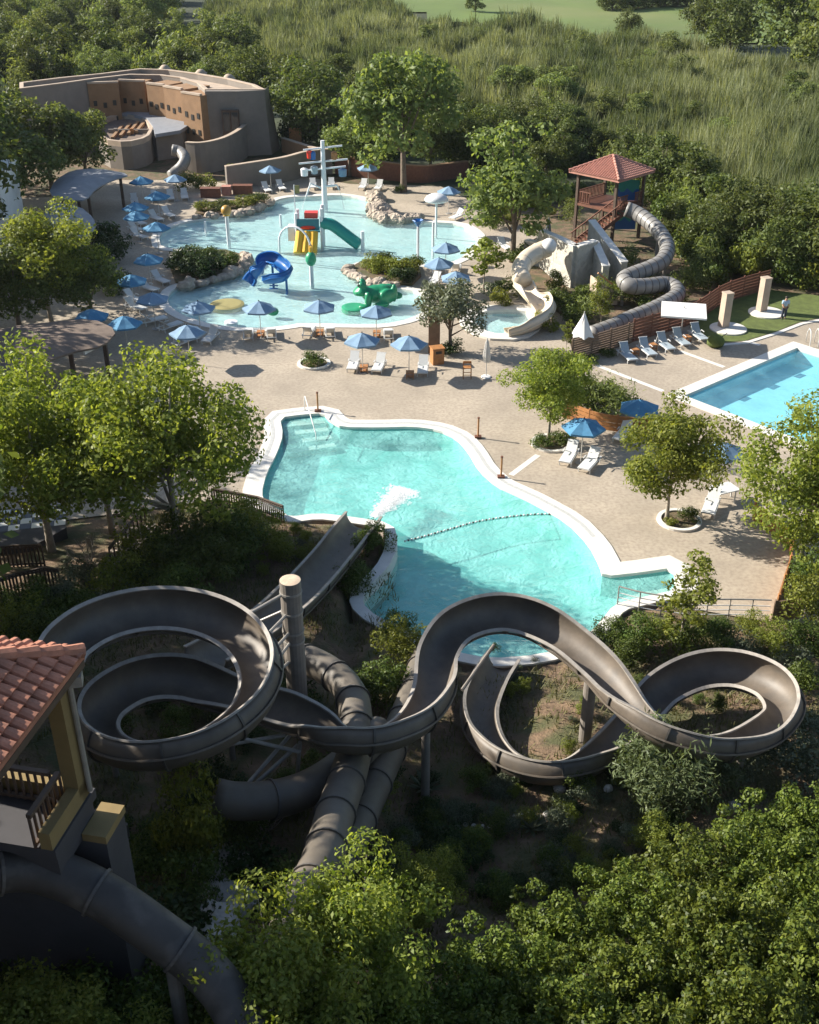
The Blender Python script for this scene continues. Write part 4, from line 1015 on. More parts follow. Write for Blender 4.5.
# ------------------------------------------------------------------ umbrellas
def children(o): return list(o.children)
def copy_tree(o, parent=None):
    c = o.copy(); col.objects.link(c)
    if parent: c.parent = parent
    for ch in children(o): copy_tree(ch, c)
    return c
def make_umbrella(name, fab, label, cat='umbrella', rad=1.24, sides=6, hem=2.3, apex=2.82, group=None):
    e = empty(name, (0, 0, 0), label, cat, group)
    mb = MB(); vs = []
    rows = ((.05, apex), (.35, apex - .14), (.7, apex - .36), (1.0, hem))
    for f, z in rows:
        for k in range(sides * 2):
            a = math.pi * k / sides; q = 1.0 if k % 2 == 0 else math.cos(math.pi / sides) * .985
            zz = z - (0 if k % 2 == 0 else .035 * f)
            vs.append((rad * f * q * math.cos(a), rad * f * q * math.sin(a), zz))
    n = sides * 2; fs = []
    for i in range(len(rows) - 1):
        for k in range(n): fs.append((i * n + k, i * n + (k + 1) % n, (i + 1) * n + (k + 1) % n, (i + 1) * n + k))
    b = len(vs)
    for k in range(n):
        x, y, z = vs[3 * n + k]; vs.append((x * 1.0, y * 1.0, z - .12))
    for k in range(n): fs.append((3 * n + k, 3 * n + (k + 1) % n, b + (k + 1) % n, b + k))
    mb.add(vs, fs); cn = mb.build('canopy', fab, e)
    mb = MB(); mb.lathe((0, 0, apex - .05), [(.22, -.06), (.12, .03), (.01, .06)], sides * 2); mb.build('vent', fab, cn)
    mb = MB(); mb.lathe((0, 0, apex), [(.03, 0), (.05, .04), (.03, .09), (.0, .11)], 8); mb.build('finial', M['black'], e)
    mb = MB(); mb.tube([(0, 0, .06), (0, 0, apex - .02)], .028, 8); mb.build('pole', M['pole'], e)
    mb = MB(); mb.lathe((0, 0, 0), [(.0, .10), (.06, .10), (.08, .07), (.30, .06), (.32, 0)], 16); mb.build('base', M['steel'], e)
    for k in range(sides):
        a = 2 * math.pi * k / sides
        mb = MB(); mb.bar((.06 * math.cos(a), .06 * math.sin(a), apex - .10), (rad * .97 * math.cos(a), rad * .97 * math.sin(a), hem - .02), .022, .03); mb.build('rib', M['pole'], e)
    return e
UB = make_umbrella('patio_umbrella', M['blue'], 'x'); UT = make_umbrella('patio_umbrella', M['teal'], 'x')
UG = 'blue umbrellas round the pools'
def place_umbrella(proto, used, px, py, label, s=1.0):
    o = proto if not used else copy_tree(proto)
    p = at(px, py, 2.55 * s); o.location = (p.x, p.y, 0); o.rotation_euler.z = random.uniform(0, 1.0); o.scale = (s, s, s)
    tag(o, label, 'umbrella', UG)
    return o
LIT = [(259,305,'blue umbrella at the lower pool rim, in front of the blue curly slide'),
 (319,304,'blue umbrella at the lower pool rim, midway between blue slide and green frog'),
 (376,309,'blue umbrella overlapping the green frog at the rim of the play pool'),
 (362,337,'blue umbrella on the open deck over the two white sunbeds'),
 (409,340,'blue umbrella on the open deck left of the brown pillar'),
 (187,329,'half sunlit blue umbrella with two chairs, lowest of those left of the play pool'),
 (198,305,'blue umbrella seen against the pool beside the round sand coloured disc'),
 (152,296,'blue umbrella with dappled sun beside the left tip of the play pool'),
 (270,168,'blue umbrella in front of the low curved wall behind the play pool'),
 (368,166,'blue umbrella over the two sunbeds behind the play pool, beside the tall tree'),
 (449,189,'blue umbrella behind the white mushroom fountain'),
 (446,246,'blue umbrella farther of the two standing at the water right of the blue flower spray'),
 (439,261,'blue umbrella nearer of the two standing at the water right of the blue flower spray'),
 (456,275,'blue umbrella just above the olive tree crown'),
 (175,177,'blue umbrella beside the small grey slide of the curved building'),
 (723,447,'blue umbrella half hidden behind the dense plane tree at right')]
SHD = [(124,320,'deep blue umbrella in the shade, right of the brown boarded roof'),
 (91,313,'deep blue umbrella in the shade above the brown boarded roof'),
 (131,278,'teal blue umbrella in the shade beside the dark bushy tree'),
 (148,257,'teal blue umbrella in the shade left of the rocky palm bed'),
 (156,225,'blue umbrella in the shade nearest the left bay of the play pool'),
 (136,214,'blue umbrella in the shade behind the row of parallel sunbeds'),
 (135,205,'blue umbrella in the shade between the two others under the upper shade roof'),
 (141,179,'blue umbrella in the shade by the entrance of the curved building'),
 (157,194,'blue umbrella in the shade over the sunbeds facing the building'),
 (584,423,'wide dark blue umbrella in the shade against the orange wood fence'),
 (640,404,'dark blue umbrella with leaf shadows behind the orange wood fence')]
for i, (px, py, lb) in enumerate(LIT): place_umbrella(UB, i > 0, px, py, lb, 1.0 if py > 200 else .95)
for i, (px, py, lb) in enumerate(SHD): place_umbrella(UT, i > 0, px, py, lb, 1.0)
# square white cantilever parasol
c = at(684, 309, 2.6); mp = at(681, 334)
e = empty('square_parasol', (mp.x, mp.y, 0), 'square white parasol over the row of five shade-grey sunbeds', 'parasol')
mb = MB(); r_ = 1.55; yaw = R(-12)
cs = [(c.x + r_ * (a * math.cos(yaw) - b * math.sin(yaw)), c.y + r_ * (a * math.sin(yaw) + b * math.cos(yaw)), 2.55) for a, b in ((-1, -1), (1, -1), (1, 1), (-1, 1))]
mb.add(cs + [(c.x, c.y, 2.63)], [(0, 1, 4), (1, 2, 4), (2, 3, 4), (3, 0, 4)])
mb.add(cs + [(x, y, 2.43) for x, y, z in cs], [(0, 4, 5, 1), (1, 5, 6, 2), (2, 6, 7, 3), (3, 7, 4, 0)])
mb.build('canopy', M['whitefab'], e)
mb = MB(); mb.tube([(mp.x, mp.y, 0), (c.x, c.y, 2.8)], .04, 8); mb.build('pole', M['pole'], e)
mb = MB(); mb.box((mp.x, mp.y, .05), (.9, .9, .1)); mb.build('base', M['steel'], e)
# closed parasols
def closed_parasol(px, py, h, label, m, spread=.22, wavy=.3):
    b = at(px, py); e = empty('closed_parasol', (b.x, b.y, 0), label, 'parasol')
    mb = MB(); n = 16; vs = []; prof = ((.03, h), (.10, h - .25), (spread * .7, h - .7), (spread, h - 1.25), (spread * .75, h - 1.6))
    for rr, z in prof:
        for k in range(n):
            q = rr * (1 + (wavy if k % 2 else -wavy)); a = 2 * math.pi * k / n; vs.append((b.x + q * math.cos(a), b.y + q * math.sin(a), z))
    mb.add(vs, [(i * n + k, i * n + (k + 1) % n, (i + 1) * n + (k + 1) % n, (i + 1) * n + k) for i in range(len(prof) - 1) for k in range(n)])
    mb.build('folded_canopy', m, e)
    mb = MB(); mb.tube([(b.x, b.y, .05), (b.x, b.y, h + .08)], .03, 8); mb.build('pole', M['pole'], e)
    mb = MB(); mb.lathe((b.x, b.y, 0), [(.0, .1), (.08, .1), (.3, .07), (.34, 0)], 14); mb.build('base', M['whitefab'], e)
closed_parasol(486, 377, 2.7, 'closed white parasol on a round base right of the wooden bar stool', M['whitefab'])
closed_parasol(547, 250, 2.9, 'closed grey parasol beside the gazebo stairs', M['greyroof'])
b = at(581, 355); e = empty('white_parasol', (b.x, b.y, 0), 'half folded white parasol like a steep cone beside the slatted fence', 'parasol')
mb = MB(); n = 12; vs = []
for rr, z in ((.04, 3.1), (.45, 2.2), (.75, 1.55)):
    for k in range(n): q = rr * (1.12 if k % 2 else .88); a = 2 * math.pi * k / n; vs.append((b.x + q * math.cos(a), b.y + q * math.sin(a), z - (.12 if k % 2 else 0)))
mb.add(vs, [(i * n + k, i * n + (k + 1) % n, (i + 1) * n + (k + 1) % n, (i + 1) * n + k) for i in range(2) for k in range(n)]); mb.build('canopy', M['whitefab'], e)
mb = MB(); mb.tube([(b.x, b.y, 0), (b.x, b.y, 3.2)], .035, 8); mb.build('pole', M['pole'], e)

# ------------------------------------------------------------------ sunbeds
def make_lounger(name, slingm, label, back=R(42)):
    e = empty(name, (0, 0, 0), label, 'sunbed')
    L, W, H = 1.95, .66, .34; hinge = -.25     # +x is the foot end, head at -x
    mb = MB()
    for s in (-1, 1):
        mb.box((.0, s * W / 2, H - .03), (L, .05, .06))
    for x in (-L / 2 + .03, L / 2 - .03): mb.box((x, 0, H - .03), (.05, W, .055))
    mb.build('frame', M['alu'], e)
    for x in (-L / 2 + .22, L / 2 - .18):
        for s in (-1, 1):
            mb = MB(); mb.box((x, s * W / 2, (H - .06) / 2), (.05, .05, H - .06)); mb.build('leg', M['alu'], e)
    mb = MB(); mb.box(((hinge + L / 2) / 2, 0, H + .012), (L / 2 - hinge, W - .06, .025)); mb.build('seat_sling', slingm, e)
    bl = .82; bx = hinge - bl * math.cos(back) / 2; bz = H + bl * math.sin(back) / 2 + .012
    mb = MB(); mb.box((bx, 0, bz), (bl, W - .06, .03), mtx=Matrix.Rotation(back, 3, 'Y')); bk = mb.build('backrest', slingm, e)
    tx, tz = hinge - bl * math.cos(back), H + bl * math.sin(back)
    mb = MB()
    for s in (-1, 1): mb.bar((tx + .15, s * W * .4, tz - .14), (hinge - .55, s * W * .4, H - .02), .03)
    mb.bar((tx, -W / 2, tz), (tx, W / 2, tz), .045); mb.build('backrest_frame', M['alu'], e)
    for s in (-1, 1):
        mb = MB(); mb.bar((hinge - .1, s * W / 2, H), (hinge + .02, s * W / 2, H + .24), .035); mb.bar((hinge + .02, s * W / 2, H + .24), (hinge + .42, s * W / 2, H + .22), .045, .03)
        mb.build('armrest', M['alu'], e)
    return e
LW = make_lounger('sunbed', M['sling'], 'x'); LG = make_lounger('sunbed', M['shadegrey'], 'x', back=R(50))
def place_lounger(proto, used, h, f, label):
    hx, fx = at(*h, .3), at(*f, .3); d = fx - hx
    o = proto if not used else copy_tree(proto)
    m = (hx + fx) / 2; o.location = (m.x, m.y, 0); o.rotation_euler = (0, 0, math.atan2(d.y, d.x))
    o.scale = (1.02, 1.02, 1.0)
    tag(o, label, 'sunbed', 'sunbeds round the pools')
ROW = [((618,347),(637,363),'shade-grey backed sunbed, leftmost of the row of five by the slatted fence'),
 ((637,342),(657,358),'shade-grey backed sunbed, second from left in the row of five by the slatted fence'),
 ((655,337),(675,352),'shade-grey backed sunbed in the middle of the row of five by the slatted fence'),
 ((671,333),(690,347),'shade-grey backed sunbed with the parasol mast behind it, fourth in the row of five'),
 ((689,328),(708,342),'shade-grey backed sunbed, rightmost of the row of five, beside the dark green sack')]
WB = [((576,444),(562,467),'left white sunbed of the pair below the wide dark blue umbrella'),
 ((599,452),(580,473),'right white sunbed of the pair below the wide dark blue umbrella'),
 ((631,424),(615,443),'white sunbed alone against the end of the orange wood fence'),
 ((716,492),(706,519),'white sunbed in the shade behind the dense plane tree'),
 ((357,354),(350,374),'flat white sunbed, left of two on the open deck below the blue umbrella'),
 ((384,356),(374,375),'white sunbed with raised back, right of two on the open deck below the blue umbrella'),
 ((424,358),(422,378),'white sunbed left of the wooden bin'),
 ((248,340),(249,327),'pale chair facing the water left of the small table near the blue curly slide'),
 ((272,339),(271,327),'pale chair facing the water right of the small table near the blue curly slide'),
 ((306,337),(312,325),'pale chair facing the water left under the middle rim umbrella'),
 ((331,338),(329,326),'pale chair facing the water right under the middle rim umbrella'),
 ((389,340),(388,328),'pale chair facing the water under the umbrella by the frog'),
 ((217,331),(204,343),'white reclining chair right of the half sunlit umbrella'),
 ((178,343),(192,338),'white chair under the half sunlit umbrella at left'),
 ((149,275),(172,284),'white sunbed in the shade, upper one left of the rocky palm bed'),
 ((137,284),(160,291),'white sunbed in the shade, lower one left of the rocky palm bed'),
 ((123,295),(146,302),'white sunbed in the shade, upper one beside the dappled umbrella'),
 ((123,303),(148,310),'white sunbed in the shade, lower one beside the dappled umbrella'),
 ((142,322),(165,317),'white sunbed in the shade close to the left tip of the play pool'),
 ((160,329),(180,322),'white sunbed in the shade nearest the pool kerb at left'),
 ((124,224),(147,232),'white sunbed, upper of two parallel ones in the shade at the left bay'),
 ((127,232),(151,239),'white sunbed, lower of two parallel ones in the shade at the left bay'),
 ((129,219),(148,225),'white sunbed partly under the shaded umbrella above the two parallel ones'),
 ((160,210),(177,218),'white sunbed in the shade closest to the left bay of the play pool'),
 ((147,214),(165,221),'white sunbed in the shade second from the left bay of the play pool'),
 ((133,196),(136,206),'white sunbed in the shade facing the pool beside the upper shade roof'),
 ((153,192),(157,204),'white sunbed in the shade, left of three in front of the building'),
 ((169,191),(172,203),'white sunbed in the shade, middle of three in front of the building'),
 ((183,190),(186,202),'white sunbed in the shade, right of three in front of the building'),
 ((260,184),(273,194),'grey white sunbed, left of two under the umbrella by the low curved wall'),
 ((275,182),(287,192),'grey white sunbed, right of two under the umbrella by the low curved wall'),
 ((312,180),(314,191),'white chair behind the play frame, left of its mast'),
 ((331,180),(332,190),'white chair behind the play frame, right of its mast'),
 ((367,181),(359,191),'white sunbed, left of two beside the tall light green tree'),
 ((383,182),(374,192),'white sunbed, right of two beside the tall light green tree'),
 ((455,274),(458,262),'white chair facing the water right of the nearer waterside umbrella'),
 ((436,275),(438,264),'white chair facing the water left of the nearer waterside umbrella'),
 ((440,277),(427,286),'white reclining sunbed beside the planted rock bed right of the frog'),
 ((451,286),(449,297),'white sunbed above the olive tree'),
 ((466,294),(457,306),'white sunbed right of the olive tree crown'),
 ((498,242),(511,250),'white sunbed in the shade under the airy green tree'),
 ((462,214),(452,218),'white sunbed behind the mushroom fountain')]
for i, (h, f, lb) in enumerate(ROW): place_lounger(LG, i > 0, h, f, lb)
for i, (h, f, lb) in enumerate(WB): place_lounger(LW, i > 0, h, f, lb)

# ------------------------------------------------------------------ small tables, stool, bin, planters
def make_table():
    e = empty('side_table', (0, 0, 0), 'x', 'table')
    mb = MB(); mb.box((0, 0, .43), (.55, .55, .05)); mb.build('table_top', M['wood'], e)
    for a, b in ((-1, -1), (1, -1), (1, 1), (-1, 1)):
        mb = MB(); mb.box((a * .23, b * .23, .2), (.05, .05, .4)); mb.build('leg', M['wood'], e)
    mb = MB(); mb.box((0, 0, .15), (.46, .46, .03)); mb.build('shelf', M['wood'], e)
    return e
TB = make_table()
for i, (px, py, lb) in enumerate(((634,355,'orange wood table between the two leftmost shade-grey sunbeds'),(652,350,'orange wood table between the second and middle shade-grey sunbeds'),(686,342,'orange wood table between the two rightmost shade-grey sunbeds'),(261,337,'small wood table between the two chairs near the blue curly slide'),(320,336,'small wood table under the middle rim umbrella'),(377,337,'small wood table under the umbrella by the frog'),(364,372,'small wood table between the two white sunbeds on the open deck'),(410,378,'dark wood cube table left of the sunbed by the bin'))):
    o = TB if i == 0 else copy_tree(TB); p = at(px, py); o.location = (p.x, p.y, 0); o.rotation_euler.z = R(20) if px > 600 else 0
    tag(o, lb, 'table', 'small wood tables beside sunbeds')
b = at(723, 500); e = empty('white_table', (b.x, b.y, 0), 'white table in the shade behind the dense plane tree', 'table')
mb = MB(); mb.box((b.x, b.y, .73), (1.3, 1.0, .05), rz=.4); mb.build('table_top', M['alu'], e)
for a, c in ((-.5, -.35), (.5, -.35), (.5, .35), (-.5, .35)):
    mb = MB(); mb.box((b.x + a, b.y + c, .35), (.06, .06, .7)); mb.build('leg', M['alu'], e)
b = at(467, 378); e = empty('bar_stool', (b.x, b.y, 0), 'tall wooden bar chair left of the closed white parasol', 'stool')
mb = MB(); mb.box((b.x, b.y, .78), (.5, .48, .05)); mb.build('seat', M['wood'], e)
for a, c in ((-1, -1), (1, -1), (1, 1), (-1, 1)):
    mb = MB(); mb.box((b.x + a * .26, b.y + c * .22, .38 if c < 0 else .55), (.05, .05, .76 if c < 0 else 1.1)); mb.build('leg', M['wood'], e)
mb = MB(); mb.box((b.x, b.y + .22, 1.04), (.5, .04, .16)); mb.build('backrest', M['wood'], e)
mb = MB()
for s in (-1, 1): mb.box((b.x, b.y + s * .22, .3), (.5, .03, .04)); mb.box((b.x + s * .26, b.y, .3), (.03, .44, .04))
mb.build('footrest', M['wood'], e)
b = at(437, 363); e = empty('litter_bin', (b.x, b.y, 0), 'boxy wooden litter bin in front of the brown pillar', 'bin')
mb = MB(); mb.box((b.x, b.y, .56), (.8, .7, 1.12), rz=.3); mb.build('body', M['wood'], e)
mb = MB(); mb.box((b.x, b.y, 1.15), (.9, .8, .06), rz=.3); mb.build('lid', M['wood'], e)
q = Matrix.Rotation(.3, 3, 'Z'); f = q @ Vector((0, -.353, 0))
mb = MB(); mb.box((b.x + f.x, b.y + f.y, .88), (.42, .02, .2), rz=.3); mb.build('opening', M['dark'], e)
b = at(434, 352); mb = MB(); mb.box((b.x, b.y, 1.25), (.8, .45, 2.5)); mb.box((b.x, b.y, 2.54), (.9, .55, .08)); tag(mb.build('brown_pillar', M['fencewood']), 'square brown pillar behind the wooden bin and olive tree', 'pillar')
for px, py, lb, m in ((211,197,'brown wooden planter box in front of the low curved wall, left one','redwood'),(243,194,'brown wooden planter box in front of the low curved wall, right one','redwood'),(227,195,'small pale box between the two brown planter boxes','pinktile')):
    b = at(px, py); e = empty('planter_box', (b.x, b.y, 0), lb, 'planter'); wd = 2.0 if m == 'redwood' else .9
    mb = MB(); mb.box((b.x, b.y, .45), (wd, .8, .9)); mb.build('box', M[m], e); mb = MB(); mb.box((b.x, b.y, .93), (wd + .1, .9, .06)); mb.build('rim', M[m], e)
# bronze posts by the slide pool
for px, py, lb in ((318,412,'short bronze post at the far corner of the slide pool beside the entry steps'),(478,438,'short bronze post on the coping at the upper right of the slide pool'),(501,478,'short bronze post with a hose on the coping right of the slide pool')):
    b = at(px, py); e = empty('shower_post', (b.x, b.y, .05), lb, 'post', 'bronze posts round the slide pool')
    mb = MB(); mb.tube([(b.x, b.y, .05), (b.x, b.y, 1.3)], .055, 10); mb.build('post', M['wood'], e)
    mb = MB(); mb.box((b.x, b.y, .10), (.4, .3, .1)); mb.build('base', M['redwood'], e)
    mb = MB(); mb.tube([(b.x, b.y, 1.28), (b.x, b.y, 1.36)], .075, 10); mb.build('cap', M['redwood'], e)
b0, b1 = at(305, 411), at(316, 437)
mb = MB(); mb.tube([(b0.x, b0.y, -.1), (b0.x, b0.y, .95), (b0.x + .05, b0.y - .1, 1.05), (b1.x, b1.y, .2), (b1.x, b1.y, -.9)], .03, 8)
tag(mb.build('handrail', M['alu'], smooth=True), 'white metal handrail going down the entry steps of the slide pool', 'handrail')
# kerbed tree rings and their underplanting
for px, py, rx, lb in ((679,521,1.15,'round white kerb ring at the foot of the dense plane tree'),(551,444,1.2,'round white kerb ring at the foot of the plane tree by the orange fence'),(314,364,1.15,'round white kerb ring holding a low bush on the open deck')):
    b = at(px, py); mb = MB(); mb.lathe((b.x, b.y, 0), [(rx, 0), (rx, .12), (rx - .22, .12), (rx - .22, .03)], 28); tag(mb.build('tree_ring', M['coping']), lb, 'kerb ring')
    mb = MB(); mb.lathe((b.x, b.y, .01), [(rx - .2, .03), (.02, .06)], 20); tag(mb.build('planting_bed', M['soil']), lb.replace('round white kerb ring', 'earth bed inside the kerb ring'), 'planting bed', kind='structure')
for px, py, r, k, lb in ((314,365,.78,'shrub','low round bush in the kerb ring on the open deck'),(688,519,.55,'shrub','low bush beside the trunk of the dense plane tree'),(670,524,.4,'yshrub','small yellowish tuft beside the trunk of the dense plane tree'),(563,444,.75,'shrub','dark bush right of the trunk by the orange fence'),(541,447,.6,'shrub','low bush left of the trunk by the orange fence'),(451,354,.8,'dark','dark low bush at the foot of the olive tree'),(497,296,1.0,'dark','flat dark bush at the foot of the slim young tree')):
    shrub(k, at(px, py), r, lb, h=.8)
# ------------------------------------------------------------------ play pool: rocks, beds, toys
def rock(p, r, label, group, m='rock', seed=0, name='rock'):
    g = random.Random(seed); mb = MB(); mb.ball((0, 0, 0), 1, 9 if r < .6 else 26)
    mb.v = [tuple(Vector(v) * (1 + .30 * noise.noise(Vector(v) * 1.3 + Vector((seed * 3.1, seed, 0))) + (.16 * noise.noise(Vector(v) * 3.5 + Vector((seed, 0, 0))) + .10 * noise.noise(Vector(v) * 8) if r >= .6 else 0))) for v in mb.v]
    sx, sy, sz = r * g.uniform(.8, 1.3), r * g.uniform(.7, 1.1), r * g.uniform(.55, .9); a = g.random() * 6.28
    q = Matrix.Rotation(a, 3, 'Z')
    mb.v = [tuple(q @ Vector((v[0] * sx, v[1] * sy, v[2] * sz)) + Vector(p) + Vector((0, 0, sz * .35))) for v in mb.v]
    return tag(mb.build(name, M[m]), label, 'rock', group)
def rocks_along(px, n, r, label, group, m='rock', ground=lambda x, y: 0.0, name='rock', jit=.25):
    path = resample(catmull(P(px), 6), .2)
    for i in range(n):
        p = path[int((i + .5) / n * (len(path) - 1))]
        x, y = p.x + random.uniform(-jit, jit), p.y + random.uniform(-jit, jit)
        rock((x, y, ground(x, y)), r * random.uniform(.75, 1.3), label, group, m, seed=random.randint(0, 999), name=name)
rocks_along([(186,287),(200,284),(217,280),(235,274),(243,269),(247,262),(242,257)], 26, .48, 'pale rock edging the palm bed at the left of the play pool', 'rocks edging the palm bed')
rocks_along([(196,219),(215,217),(240,215),(256,210),(268,205),(273,201)], 24, .45, 'pale rock edging the planted bed at the far left of the pool', 'rocks edging the far planted bed')
rocks_along([(350,270),(352,276),(362,281),(376,286),(390,287),(402,286)], 24, .48, 'brown rock edging the planted bed beside the green frog', 'rocks edging the bed by the frog')
rocks_along([(374,208),(374,216),(384,220),(396,221),(408,221),(420,220)], 20, .62, 'boulder of the rocky waterfall mound on the far pool rim', 'boulders of the rocky mound')
rocks_along([(376,200),(378,205),(382,212),(392,217)], 11, .75, 'upper boulder of the rocky waterfall mound on the far pool rim', 'upper boulders of the rocky mound')
def bed(px, label, z=.25):
    mb = MB(); mb.prism(P(px), -.4, z); return tag(mb.build('planting_bed', M['soil']), label, 'planting bed', kind='structure')
bed([(170,268),(180,262),(200,252),(226,252),(243,257),(246,262),(238,271),(217,278),(190,286),(176,284)], 'earth of the palm bed at the left of the play pool')
bed([(195,216),(200,207),(225,203),(262,199),(271,200),(268,205),(250,212),(225,216)], 'earth of the far planted bed of the play pool')
bed([(352,269),(364,262),(392,262),(418,267),(421,277),(412,286),(392,286),(370,282),(356,277)], 'earth of the planted bed beside the green frog')
for i, (px, py, r, k) in enumerate(((184,272,1.5,'dark'),(198,276,1.3,'dark'),(210,272,1.4,'dark'),(190,263,1.2,'shrub'),(214,262,1.0,'shrub'),(203,266,1.0,'shrub'),(228,266,.9,'shrub'))):
    shrub(k, at(px, py, .2), r, {'dark': 'dark dense shrub in the palm bed', 'shrub': 'green shrub in the palm bed'}[k], 'shrubs of the palm bed', h=.9)
for i, (px, py, r, k) in enumerate(((206,211,1.1,'yshrub'),(220,210,1.0,'shrub'),(233,208,.8,'yshrub'),(246,206,1.2,'yshrub'),(258,203,1.1,'shrub'))):
    shrub(k, at(px, py, .2), r, {'yshrub': 'sunlit low shrub in the far planted bed', 'shrub': 'green low shrub in the far planted bed'}[k], 'shrubs of the far planted bed', h=.7)
for i, (px, py, r, k) in enumerate(((374,270,1.1,'yshrub'),(386,273,1.1,'yshrub'),(398,275,1.2,'yshrub'),(409,274,1.1,'yshrub'),(414,268,.9,'shrub'),(404,281,.9,'dark'),(384,265,.9,'shrub'),(396,281,.8,'shrub'))):
    shrub(k, at(px, py, .2), r, {'yshrub': 'yellow green shrub in the bed by the frog', 'shrub': 'green shrub in the bed by the frog', 'dark': 'dark shrub in the bed by the frog'}[k], 'shrubs of the bed by the frog', h=.9)
for px, py, r in ((428,290,.6),(440,298,.7),(455,300,.6)): shrub('grey', at(px, py), r, 'low greyish plant right of the frog end of the play pool', 'low plants below the waterside umbrellas')
shrub('yshrub', at(236, 181), .9, 'climber hanging over the left end of the low curved wall', h=1.6); shrub('shrub', at(190, 190), 1.3, 'green shrub at the foot of the small grey slide'); shrub('yshrub', at(205, 188), 1.1, 'yellow green shrub left of the brown planter boxes')
for px, py, r, lb in ((100,250,1.8,'dark round shrub, larger of two beside the teal umbrella'),(112,262,1.5,'dark round shrub, smaller of two beside the teal umbrella'),(112,290,1.4,'dark green shrub left of the teal umbrellas')): shrub('dark', at(px, py), r, lb)
shrub('shrub', at(400, 192), .6, 'small tuft on the deck behind the rocky mound')
def palm(px, py, z, r, label):
    b = at(px, py, z); e = empty('cycad_palm', tuple(b), label, 'palm'); mb = MB(); mb.tube([b, b + Vector((0, 0, .6))], [.2, .16], 8); mb.build('trunk', M['bark'], e)
    V, Fq = [], []
    for k in range(26):
        a = random.random() * 6.28; el = random.uniform(.1, 1.2); d = Vector((math.cos(a), math.sin(a), 0)); s = Vector((-d.y, d.x, 0)) * .13
        p = [b + Vector((0, 0, .6)) + d * (r * t * math.cos(el * .6)) + Vector((0, 0, r * (t * math.sin(el) - .75 * t * t))) for t in (0, .35, .7, 1)]
        i0_ = len(V); 
        for q, f in zip(p, (.4, 1, .9, .1)): V += [tuple(q - s * f), tuple(q + s * f)]
        for j in range(3): Fq.append((i0_ + 2 * j, i0_ + 2 * j + 1, i0_ + 2 * j + 3, i0_ + 2 * j + 2))
    V = np.array(V) - np.array(b); me_ = npmesh('fronds', V, np.array(Fq), LF['wood'], np.random.default_rng(1).random(len(Fq)))
    o = bpy.data.objects.new('fronds', me_); col.objects.link(o); o.parent = e
palm(196, 264, .3, 1.4, 'small cycad palm, left of two in the palm bed'); palm(220, 264, .3, 1.3, 'small cycad palm, right of two in the palm bed')

# blue curly slide
pts = [at(*q) for q in ((246,262,.25),(251,257,.6),(258,251,1.4),(264,249,2.1),(273,250,2.35),(281,256,2.25),(286,261,2.0),(284,266,1.6),(276,270,1.35),(268,270,1.2))]
pts = [at(248,283,.12), at(253,275,.75), at(259,267,1.5), at(264,259,2.0), at(272,258,2.15), at(281,264,1.9), at(286,270,1.6), at(282,276,1.25), at(273,278,1.05), at(265,278,.95)]
e, pth = open_slide('toddler_slide', pts, .95, .42, 'blue curly toddler slide standing in the shallow play pool', M['pblue'], M['pblue'], step=.12, flange_every=99, hi=.1)
for i in (int(len(pth) * .45), int(len(pth) * .72)):
    p = pth[i]; mb = MB(); mb.tube([(p.x, p.y, -.4), (p.x, p.y, p.z - .4)], .10, 10); mb.build('support_post', M['pblue'], e)
p = pth[int(len(pth) * .9)]; mb = MB()
for k in range(4): mb.box((p.x, p.y + .1 + k * .12, .15 + k * .2), (.7, .2, .06))
mb.build('steps', M['pblue'], e)
# play frame with slides
b = at(312, 247); e = empty('play_structure', (b.x, b.y, -.3), 'large water play frame with white mast, teal tube slide and yellow slide', 'play frame')
S = 1 / 10.6       # metres per photo pixel at this distance, used for sizes only
def pp(px, z, dy=0.0): return Vector((b.x + (px - 312) * S, b.y + dy, z))
mt = at(325, 208); MX, MY = mt.x, mt.y
mb = MB(); mb.tube([(MX, MY, -.35), (MX, MY, 6.6)], [.30, .20], 14); mast = mb.build('mast', M['pwhite'], e)
for z, l in ((5.9, 1.9), (4.6, 2.4), (3.9, 2.2)):
    mb = MB(); mb.tube([(MX - l, MY - .3, z - .15), (MX + l, MY + .3, z + .15)], .09, 8); mb.build('crossarm', M['pwhite'], e)
for dx, z, m, r in ((-1.9, 3.6, 'pwhite', .38), (-.9, 3.8, 'shadegrey', .36), (1.9, 3.55, 'blue', .42), (-1.3, 5.3, 'pred', .3), (-1.0, 5.2, 'pblue', .3), (1.1, 5.2, 'wood', .3)):
    mb = MB(); mb.lathe((MX + dx, MY - .2, z), [(.08, .45), (r, .3), (r * .9, -.35), (.02, -.4)], 14); mb.build('tipping_bucket', M[m], e)
for px, dy in ((298, .2), (298, 1.6), (322, .2), (322, 1.6)):
    q = pp(px, 0, dy); mb = MB(); mb.tube([(q.x, q.y, -.35), (q.x, q.y, 3.0 if px == 298 else 3.4)], .16, 10); mb.build('post', M['pwhite'], e)
q = pp(310, 1.35, .9); mb = MB(); mb.box(q, (2.5, 1.5, .14)); mb.build('platform', M['pteal'], e)
q = pp(309, 2.0, .1); mb = MB(); mb.box(q, (2.0, .1, 1.0)); mb.build('panel', M['pteal'], e)
q = pp(309, 1.75, .02); mb = MB(); mb.ball(q, .2, 8, (.7, .06, .18)); mb.build('panel_figure', M['pred'], e)
q = pp(312, 2.75, .7); mb = MB(); mb.box(q, (1.2, .9, .5)); mb.build('hood', M['pred'], e)
for k in (-1, 0, 1):
    q0_ = pp(308 + k * 6.5, 1.35, -.05); q1_ = pp(306.5 + k * 7.2, -.2, -1.35); mb = MB()
    mb.tube([q0_, q0_.lerp(q1_, .4) + Vector((0, 0, -.08)), q1_], .40, 12); mb.build('yellow_chute', M['pyellow'], e)
